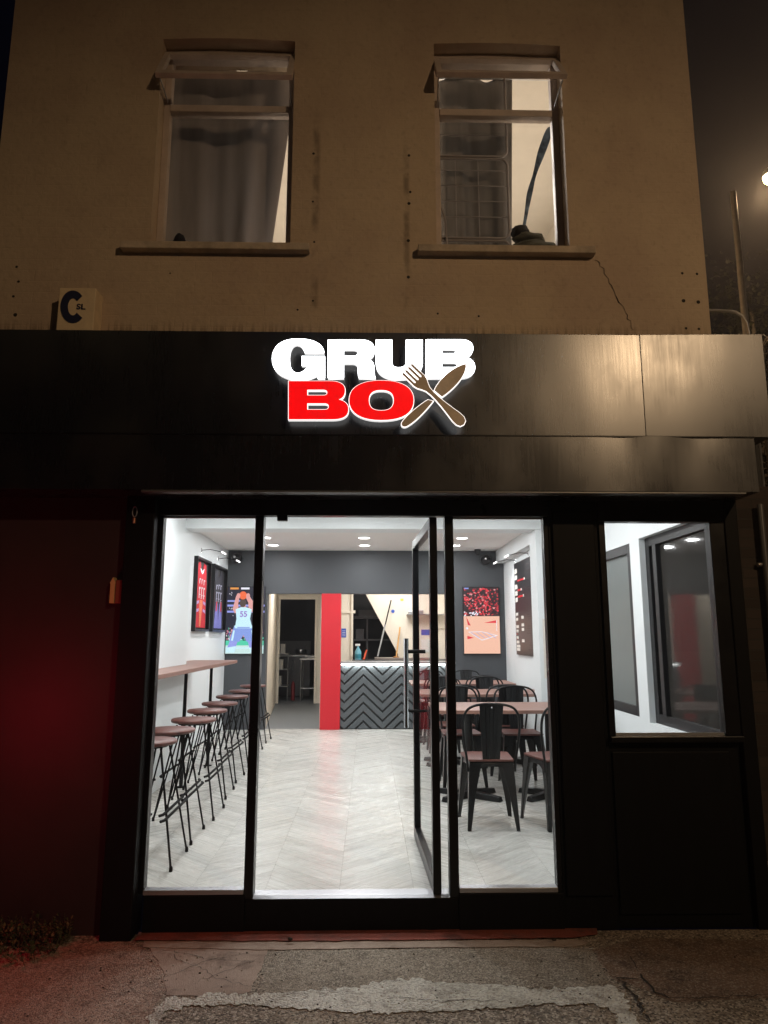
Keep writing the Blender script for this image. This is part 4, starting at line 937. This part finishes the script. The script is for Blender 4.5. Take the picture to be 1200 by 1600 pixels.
# ---- downlights
EML = M('downlight_lens', (1, 1, 1), .4, emis=(1, .99, .96), es=8)
def make_down():
    t = thing('ceiling_downlight', (0, 0, 0), 'x', 'downlight', 'round recessed downlights in the shop ceiling')
    MB().lathe([(.088, -.0005), (.088, -.006), (.074, -.008)][::-1], n=28).build('trim_ring', PLASTW, t, 0, True)
    MB().lathe([(0, -.0095), (.073, -.0092)], n=28).build('lens', EML, t, 0, True)
    l = light('lamp', 'AREA', (0, 0, -.02), DOWN_W, (.97, .99, 1), None, shape='DISK', size=.14); l.parent = t
    return t
dl = make_down(); first = True
rown = {10.2: 'back row', 9.4: 'second row from the back', 8.5: 'row just behind the beam', 6.6: 'row in front of the beam', 5.6: 'second row from the window', 4.7: 'row nearest the window'}
for y in (10.2, 9.4, 8.5, 6.6, 5.6, 4.7):
    for x, sn in ((-1.40, 'left'), (-.07, 'middle'), (1.25, 'right')):
        lb = 'round white downlight in the ceiling, %s one of the %s' % (sn, rown[y])
        if first: dl.location = (x, y, 2.68); dl['label'] = lb; first = False
        else: dup(dl, (x, y, 2.68), 0, lb)

# ================================================================== COUNTER
CT = thing('service_counter', (.45, 10.9, 0), 'service counter with grey chevron slatted front and light strip under the worktop', 'counter')
MB().box(-.43, 1.305, 10.93, 11.4, 0.001, .93).build('carcass', M('counter_black', (.01, .01, .011), .5), CT)
def clipz(poly, zmin, zmax):
    for lim, sg in ((zmin, 1), (zmax, -1)):
        outp = []
        for i in range(len(poly)):
            a, b = poly[i], poly[(i+1) % len(poly)]; ia = sg*(a[1]-lim) >= 0; ib = sg*(b[1]-lim) >= 0
            if ia: outp.append(a)
            if ia != ib: t = (lim-a[1])/(b[1]-a[1]); outp.append((a[0]+t*(b[0]-a[0]), lim))
        poly = outp
        if not poly: return []
    return poly
ch = MB(); hp = .287; xs = -.655; pitch = .135; slat = .098
k = 0
while xs + k*hp < 1.305:
    a, b = xs+k*hp, xs+(k+1)*hp; rise = hp*.93
    up = (k % 2 == 1)  # peak at -.08 .. valleys alternate
    za, zb = (0, rise) if up else (rise, 0)
    A, Bq = max(a, -.43), min(b, 1.305)
    if Bq > A:
        fa_ = za+(zb-za)*(A-a)/hp; fb_ = za+(zb-za)*(Bq-a)/hp
        z = -.4
        while z < 1:
            q = clipz([(A, z+fa_), (Bq, z+fb_), (Bq, z+fb_+slat), (A, z+fa_+slat)], .012, .925)
            if len(q) > 2: ch.prism(q, 'y', 10.905, 10.9295)
            z += pitch
    k += 1
ch.build('chevron_front', M('counter_grey_slats', hx(84, 89, 92), .45, noise=.1), CT)
MB().box(-.432, 1.32, 10.88, 11.45, .955, .985).build('worktop', M('worktop_grey', hx(150, 150, 150), .35), CT, .003)
MB().box(-.42, 1.30, 10.893, 10.903, .938, .9545).build('light_strip', M('led_strip', (1, 1, 1), .5, emis=(.95, 1, .97), es=9), CT)
bk = MB(); bk.box(-.29, 1.49, 12.4, 12.99, .0, .96); tag(bk.build('back_counter', M('back_counter_dark', (.03, .03, .03), .4)), 'dark back counter behind the chevron fronted counter', 'counter')
tag(MB().box(.1, 1.2, 12.45, 12.8, .962, 1.0).build('chopping_board', M('board_grey', hx(150, 140, 132), .5), None, .004), 'long pale grey board lying on the back counter', 'board')
sh = MB(); sh.box(-.29, .5, 13.5, 13.89, 1.7, 1.74); sh.box(-.29, .6, 13.5, 13.89, 1.28, 1.31); sh.box(-.05, -.02, 13.5, 13.55, .0, 1.7); sh.box(-.2, .25, 13.5, 13.8, 1.742, 1.86); sh.box(-.25, -.1, 13.5, 13.8, 1.312, 1.5)
tag(sh.build('shelf_unit', M('dim_shelf', hx(80, 80, 80), .4, .5)), 'dim shelf unit in the dark space under the stairs', 'shelves')
l = light('lamp', 'AREA', (0, 0, 0), 7, (.95, 1, .97), None, shape='RECTANGLE', size=1.7, size_y=.02); l.parent = CT; l.location = (0, -.012, .936); l.rotation_euler = (math.radians(-8), 0, 0)
# bottle, mop, broom etc.
SBt = thing('spray_bottle', (-.165, 12.6, .97), 'spray bottle with blue-green liquid and white head on the back counter', 'bottle')
bxp = (-.19, 12.55)
MB().lathe([(.055, .961), (.058, .98), (.058, 1.10), (.02, 1.17), (.018, 1.2)], (bxp[0], bxp[1], 0), 16).build('body', M('blue_liquid', hx(110, 170, 190), .2), SBt)
MB().lathe([(.0585, .99), (.0585, 1.06)], (bxp[0], bxp[1], 0), 16).build('label', M('teal_print', hx(40, 130, 150), .5), SBt)
MB().box(bxp[0]-.05, bxp[0]+.035, bxp[1]-.015, bxp[1]+.015, 1.2, 1.235).build('trigger_head', PLASTW, SBt, .004)
RB = thing('orange_tool', (-.05, 12.5, .97), 'small orange handled tool leaning on the back counter beside the spray bottle', 'tool'); MB().tube([(-.09, 12.5, .97), (-.04, 12.56, 1.13)], [.02, .014], 8).build('grip', M('orange_plastic', hx(205, 80, 45), .4), RB)
a0, a1 = at(611, 938, 12.9), at(590, 1026, 12.3)
MP = thing('mop', (a1.x, 12.3, .96), 'grey metal mop handle leaning against the kitchen wall under the stairs', 'mop'); MB().tube([a1, a1.lerp(a0, .55)], .016, 8).build('handle', M('mop_grey', (.2, .2, .2), .5), MP); MB().tube([a1.lerp(a0, .55), a0], .012, 8).build('upper_handle', BLKROD, MP)
a0, a1 = at(625, 980, 12.95), at(619, 1028, 12.5)
BR = thing('broom', (a1.x, 12.5, .96), 'short wooden broom handle standing behind the counter', 'broom'); MB().tube([a1, a0], .013, 8).build('handle', M('pine_handle', hx(190, 140, 75), .5), BR); MB().box(a1.x-.05, a1.x+.05, 12.46, 12.54, .961, 1.02).build('head', M('broom_brown', hx(150, 105, 60), .8), BR, .01)
def onwall(name, px, py, wd, hg, mat, label, cat, Y=12.996, th=.004):
    q = at(px, py, Y); return tag(MB().box(q.x-wd/2, q.x+wd/2, Y-th, Y, q.z-hg/2, q.z+hg/2).build(name, mat), label, cat)
q = at(614, 955, 12.99)
tag(MB().lathe([(.032, 12.985), (.032, 12.995)], (q.x, 0, q.z), 18, 'y').build('round_sticker', BLUE), 'round blue safety sticker on the cream kitchen wall', 'sticker')
onwall('yellow_sticker', 628, 937, .055, .04, M('yellow_print', hx(205, 205, 60), .5), 'small yellow sticker near the top of the cream kitchen wall', 'sticker')
N1 = onwall('blue_notice', 537, 989, .085, .16, BLUE, 'blue and white notice beside the red column', 'notice')
q = at(537, 989, 12.99)
nb = MB()
for k in range(4): nb.box(q.x-.03, q.x+.03, 12.9895, 12.9915, q.z-.055+k*.03, q.z-.047+k*.03)
nb.build('print', PLASTW, N1)
N2 = onwall('blue_notice', 665, 988, .16, .10, BLUE, 'blue topped white notice on the cream wall behind the door glass', 'notice')
q = at(665, 1008, 12.99); MB().box(q.x-.08, q.x+.08, 12.992, 12.9955, q.z-.13, q.z+.1).build('white_sheet', PLASTW, N2)
q = at(650, 958, 12.9)
WS = thing('wall_shelf', (q.x, 12.99, q.z), 'small steel wall shelf with utensils on the cream kitchen wall', 'shelf'); MB().box(q.x-.17, q.x+.5, 12.8, 12.996, q.z-.03, q.z-.015).build('board', STEEL, WS); MB().box(q.x-.14, q.x-.02, 12.82, 12.95, q.z-.0145, q.z+.04).box(q.x+.05, q.x+.13, 12.82, 12.95, q.z-.0145, q.z+.06).build('utensils', STEEL, WS, .01)
q = at(683, 1000, 12.6)
tag(MB().lathe([(.03, .961), (.032, 1.2), (.02, 1.27), (.012, 1.33), (.0, 1.335)], (q.x, 12.6, 0), 14).build('white_bottle', PLASTW), 'tall white bottle on the back counter behind the door', 'bottle')
onwall('wall_panel', 690, 960, .2, .5, CREAM, 'flat cream cupboard door on the kitchen wall', 'cupboard', 12.99, .02)
# far kitchen seen through the doorway
RG = thing('cooking_range', (-1.9, 16.6, 0), 'dim steel cooking range with pans in the unlit kitchen beyond the doorway', 'cooker')
MB().box(-2.35, -1.35, 16.6, 17.3, .01, .9).build('body', M('dull_steel', (.12, .12, .125), .4, .8), RG, .01)
MB().box(-2.35, -1.35, 16.58, 17.3, .901, .94).build('hob', STEEL, RG, .004)
MB().box(-2.3, -1.4, 17.25, 17.3, .941, 1.25).build('splashback', M('dull_steel2', (.1, .1, .1), .5, .6), RG)
for x in (-2.1, -1.75): MB().tube([(x, 16.57, .6), (x, 16.57, .8)], .01, 6).build('knob_rail', STEEL, RG)
tag(MB().lathe([(.0, .941), (.12, .941), (.13, 1.05), (.125, 1.06)], (-1.6, 16.9, 0), 18).build('saucepan', STEEL), 'steel saucepan on the cooking range in the dark kitchen', 'saucepan')
PT = thing('prep_table', (-1.25, 15.9, 0), 'steel prep table with a white cloth just inside the dark kitchen doorway', 'table')
MB().box(-1.5, -.8, 15.6, 16.2, .86, .89).box(-1.48, -.82, 15.62, 16.18, .25, .27).build('shelf_top', STEEL, PT)
for x in (-1.47, -.84):
    for y in (15.64, 16.15): MB().tube([(x, y, .0), (x, y, .86)], .015, 8).build('leg', STEEL, PT)
lump('white_cloth', (-1.25, 15.8, .92), (.16, .1, .035), PLASTW, 6, 'crumpled white cloth on the prep table in the dark kitchen', 'cloth')
RK = thing('steel_rack', (-1.95, 15.7, 0), 'steel storage rack with white containers inside the dark kitchen doorway', 'rack')
for x in (-2.1, -1.75):
    MB().tube([(x, 15.6, 0), (x, 15.6, 1.0)], .012, 8).build('post', STEEL, RK)
for z in (.3, .65, .98): MB().box(-2.1, -1.75, 15.5, 15.9, z, z+.02).build('shelf', STEEL, RK)
for i, (x, z) in enumerate(((-2.02, .67), (-1.90, .67), (-1.98, 1.0), (-1.86, 1.0), (-1.93, .32))):
    tag(MB().box(x-.045, x+.045, 15.55, 15.7, z+.001, z+.2).build('container', M('cream_tub', hx(200, 196, 188), .5)), 'white tub on the %s shelf of the steel rack in the dark kitchen' % (('middle', 'middle', 'top', 'top', 'bottom')[i]) + (', left one' if i in (0, 2) else ', right one' if i in (1, 3) else ''), 'tub', 'white tubs on the steel rack')
tag(MB().lathe([(.04, .02), (.04, .36), (.02, .40), (.01, .42), (0, .43)], (-1.62, 15.5, 0), 16).build('fire_extinguisher', M('extinguisher_red', hx(110, 14, 20), .35)), 'red fire extinguisher on the floor of the dark kitchen', 'fire extinguisher')

# ================================================================== OUTSIDE RIGHT
FE = thing('security_fence', (4.2, 6.0, -.17), 'tall dark metal fence with rounded hoop and wire on top, right of the building', 'fence')
DKM = M('galvanised_dark', (.05, .05, .05), .45, .7, noise=.3)
f = MB()
x = 2.5
while x < 8: f.box(x, x+.05, 6.0, 6.03, -.17, 3.95); x += .13
f.build('palings', DKM, FE)
f = MB(); f.box(2.4, 8, 6.031, 6.07, .3, .36); f.box(2.4, 8, 6.031, 6.07, 3.6, 3.66); f.build('rail', DKM, FE)
hp_ = [at(*c, 6.0) for c in ((1100, 485), (1120, 485), (1140, 486), (1150, 488), (1160, 494), (1167, 505), (1170, 520), (1172, 560))]
MB().tube(hp_, .014, 8).build('hoop', STEEL, FE)
f = MB(); c0 = [(2.9+.0105*k, 6.0+.09*math.cos(k*.9), 4.0+.09*math.sin(k*.9)) for k in range(200)]; f.tube(c0, .004, 5); c0 = [(2.95+.011*k, 6.05+.06*math.cos(k*.7), 3.96+.1*math.sin(k*.7)) for k in range(190)]; f.tube(c0, .003, 5); f.build('wire_coil', STEEL, FE)
BRK = bpy.data.materials.new('dark_brick'); BRK.use_nodes = True; n = BRK.node_tree; b = n.nodes['Principled BSDF']; g = nd(n, 'NewGeometry'); sp = nd(n, 'SeparateXYZ'); n.links.new(g.outputs['Position'], sp.inputs[0]); cx = nd(n, 'CombineXYZ'); n.links.new(mth(n, 'ADD', sp.outputs[0], sp.outputs[1]), cx.inputs[0]); n.links.new(sp.outputs[2], cx.inputs[1]); br = nd(n, 'TexBrick'); n.links.new(cx.outputs[0], br.inputs[0])
br.inputs['Scale'].default_value = 1; br.inputs['Brick Width'].default_value = .225; br.inputs['Row Height'].default_value = .075; br.inputs['Mortar Size'].default_value = .006
br.inputs['Color1'].default_value = (.035, .026, .022, 1); br.inputs['Color2'].default_value = (.06, .045, .038, 1); br.inputs['Mortar'].default_value = (.045, .04, .035, 1); n.links.new(br.outputs[0], b.inputs['Base Color']); b.inputs['Roughness'].default_value = .9
bumpn(n, br.outputs['Fac'], b, -.005, 1)
tag(MB().box(2.32, 8.5, 5.2, 5.42, -.2, 2.5).build('brick_wall', BRK), 'dark brick yard wall to the right of the shopfront', 'wall')
bx('side_ground_wall', (2.1855, 2.30, 4.3, 4.35, -.17, 2.16), BLACKW, B)
DP = thing('drainpipe', (2.93, 5.15, -.17), 'thin drainpipe catching the light on the dark brick wall at the right edge', 'drainpipe')
q = at(1193, 820, 5.12); MB().tube([(q.x, 5.14, -.16), (q.x, 5.14, 2.35)], .022, 10).build('pipe', M('pipe_grey', (.2, .2, .2), .3, .5), DP)
for z in (.6, 1.9): MB().tube([(q.x-.05, 5.16, z), (q.x+.05, 5.16, z)], .018, 8).build('bracket', STEEL, DP)
# pole
q = at(1150, 300, 7.0); q2 = at(1166, 520, 7.0)
MB_ = MB().tube([(q2.x, 7, -.17), (q2.x, 7, 3), (q2.x, 7, q.z)], [.045, .04, .03], 12)
tag(MB_.build('steel_post', M('galvanised_post', (.55, .58, .6), .45, .3, noise=.2, nscale=12)), 'tall bare galvanised post rising behind the fascia at the right', 'post')
# street lamp, lit
q = at(1203, 278, 9.0)
SL = thing('street_lamp', (q.x+.9, 9, -.17), 'lit sodium street lamp at the right edge of the picture', 'street lamp')
MB().tube([(q.x+.9, 9, -.17), (q.x+.9, 9, 5), (q.x+.9, 9, q.z-.2), (q.x+.8, 9, q.z+.1), (q.x+.4, 9, q.z+.16)], [.08, .06, .05, .04, .035], 12).build('pole', STEEL, SL)
MB().lathe([(.12, .0), (.13, .03), (.11, .09), (.05, .13), (0, .14)], (q.x+.04, 9, q.z+.03), 20).build('housing', ALU, SL)
MB().lathe([(.0, -.09), (.06, -.075), (.10, -.03), (.11, .03)], (q.x+.02, 9, q.z), 20).build('bowl', M('lamp_bowl_lit', (1, .8, .5), .5, emis=(1, .72, .36), es=22), SL)
l = light('lamp', 'POINT', (0, 0, 0), 560, (1, .66, .36), None, shadow_soft_size=.12); l.parent = SL; l.location = (-.9+.02, 0, q.z+.17-.22)
# tree behind
LEAF = M('night_foliage', (.009, .010, .005), .9, spec=.05, noise=.5, nscale=3); BARK = M('bark', (.05, .04, .03), .9, noise=.4)
TR = thing('dark_tree', (7.2, 12.5, -.17), 'dark leafy tree behind the fence at the right', 'tree')
tm = MB(); tm.tube([(7.2, 12.5, -.17), (7.15, 12.5, 2.5), (7.3, 12.4, 5.0), (7.2, 12.3, 7.4)], [.2, .16, .1, .03], 10)
for k in range(9):
    a_ = k*2.4; z = 2.6+k*.5; tm.tube([(7.2, 12.45, z), (7.2+1.0*math.cos(a_), 12.45+.8*math.sin(a_), z+.8), (7.2+1.9*math.cos(a_), 12.45+1.5*math.sin(a_), z+1.3)], [.06, .035, .012], 6)
tm.build('trunk', BARK, TR)
cr = MB(); rr_ = random.Random(11)
cl = [(rr_.gauss(7.0, 1.5), rr_.gauss(12.3, 1.0), rr_.uniform(3.0, 7.6)) for _ in range(70)]
for c in cl:
    if c[2] > 6.8 and abs(c[0]-7) > 1.6: continue
    for _ in range(230):
        d = Vector((rr_.gauss(0, .42), rr_.gauss(0, .4), rr_.gauss(0, .36))); p = Vector(c)+d; ax = Vector((rr_.uniform(-1, 1), rr_.uniform(-1, 1), rr_.uniform(-1, .3))).normalized(); sd_ = ax.cross(Vector((rr_.random(), rr_.random(), 1))).normalized(); Lf = rr_.uniform(.05, .1)
        cr.add([p, p+ax*Lf*.5+sd_*Lf*.28, p+ax*Lf, p+ax*Lf*.5-sd_*Lf*.28], [(0, 1, 2, 3)])
cr.build('crown', LEAF, TR)

# weeds at the foot of the left wall
wd = MB(); rw = random.Random(3)
for k in range(420):
    x = rw.uniform(-2.35, -1.54); y = 4.03 - abs(rw.gauss(0, .12)); hgt = rw.uniform(.04, .13)*(1.1-.5*abs(x+2.0)); lean = Vector((rw.gauss(0, .03), rw.gauss(-.02, .03), hgt)); p = Vector((x, y, -.165))
    wd.mat(1); wd.tube([p, p+lean*.6, p+lean], [.0018, .0014, .0008], 4, cap=False)
    for j in range(9):
        wd.mat(rw.choice([0, 0, 2])); q = p+lean*rw.uniform(.25, 1.05); ax = Vector((rw.uniform(-1, 1), rw.uniform(-1, .6), rw.uniform(-.2, .8))).normalized(); s_ = ax.cross(Vector((0, .3, 1))).normalized(); Lf = rw.uniform(.012, .028)
        wd.add([q, q+ax*Lf*.5+s_*Lf*.3, q+ax*Lf, q+ax*Lf*.5-s_*Lf*.3], [(0, 1, 2, 3)])
tag(wd.build('weed_patch', [M('weed_leaf', (.07, .085, .03), .7), M('weed_stem', (.09, .07, .04), .8), M('weed_dry', (.13, .10, .05), .8)]), 'low straggly weeds growing along the foot of the dark left wall', 'weeds', kind='stuff')
# pebbles / bits by the kerb
for (px, py, s_, lb) in ((453, 1476, .014, 'small dark stone on the kerb lip in front of the left pane'), (866, 1477, .012, 'small dark chip of wood on the kerb in front of the right pane')):
    q = ground(px, py); lump('stone_chip', (q.x, q.y, -.143), (s_, s_*.6, s_*.6), CRACK, s_*100, lb, 'stone', sub=2)

# thin haze volume added to give the street lamp its glow
hz = bpy.data.materials.new('lamp_glow_haze'); hz.use_nodes = True; n = hz.node_tree; n.nodes.clear(); o_ = n.nodes.new('ShaderNodeOutputMaterial'); pv = n.nodes.new('ShaderNodeVolumePrincipled'); pv.inputs['Density'].default_value = .0022; pv.inputs['Color'].default_value = (.9, .88, .9, 1); pv.inputs['Anisotropy'].default_value = .7; n.links.new(pv.outputs[0], o_.inputs['Volume'])
tag(MB().box(-62, 62, -62, 62, -1.2, 12).build('haze', hz), kind='stuff')
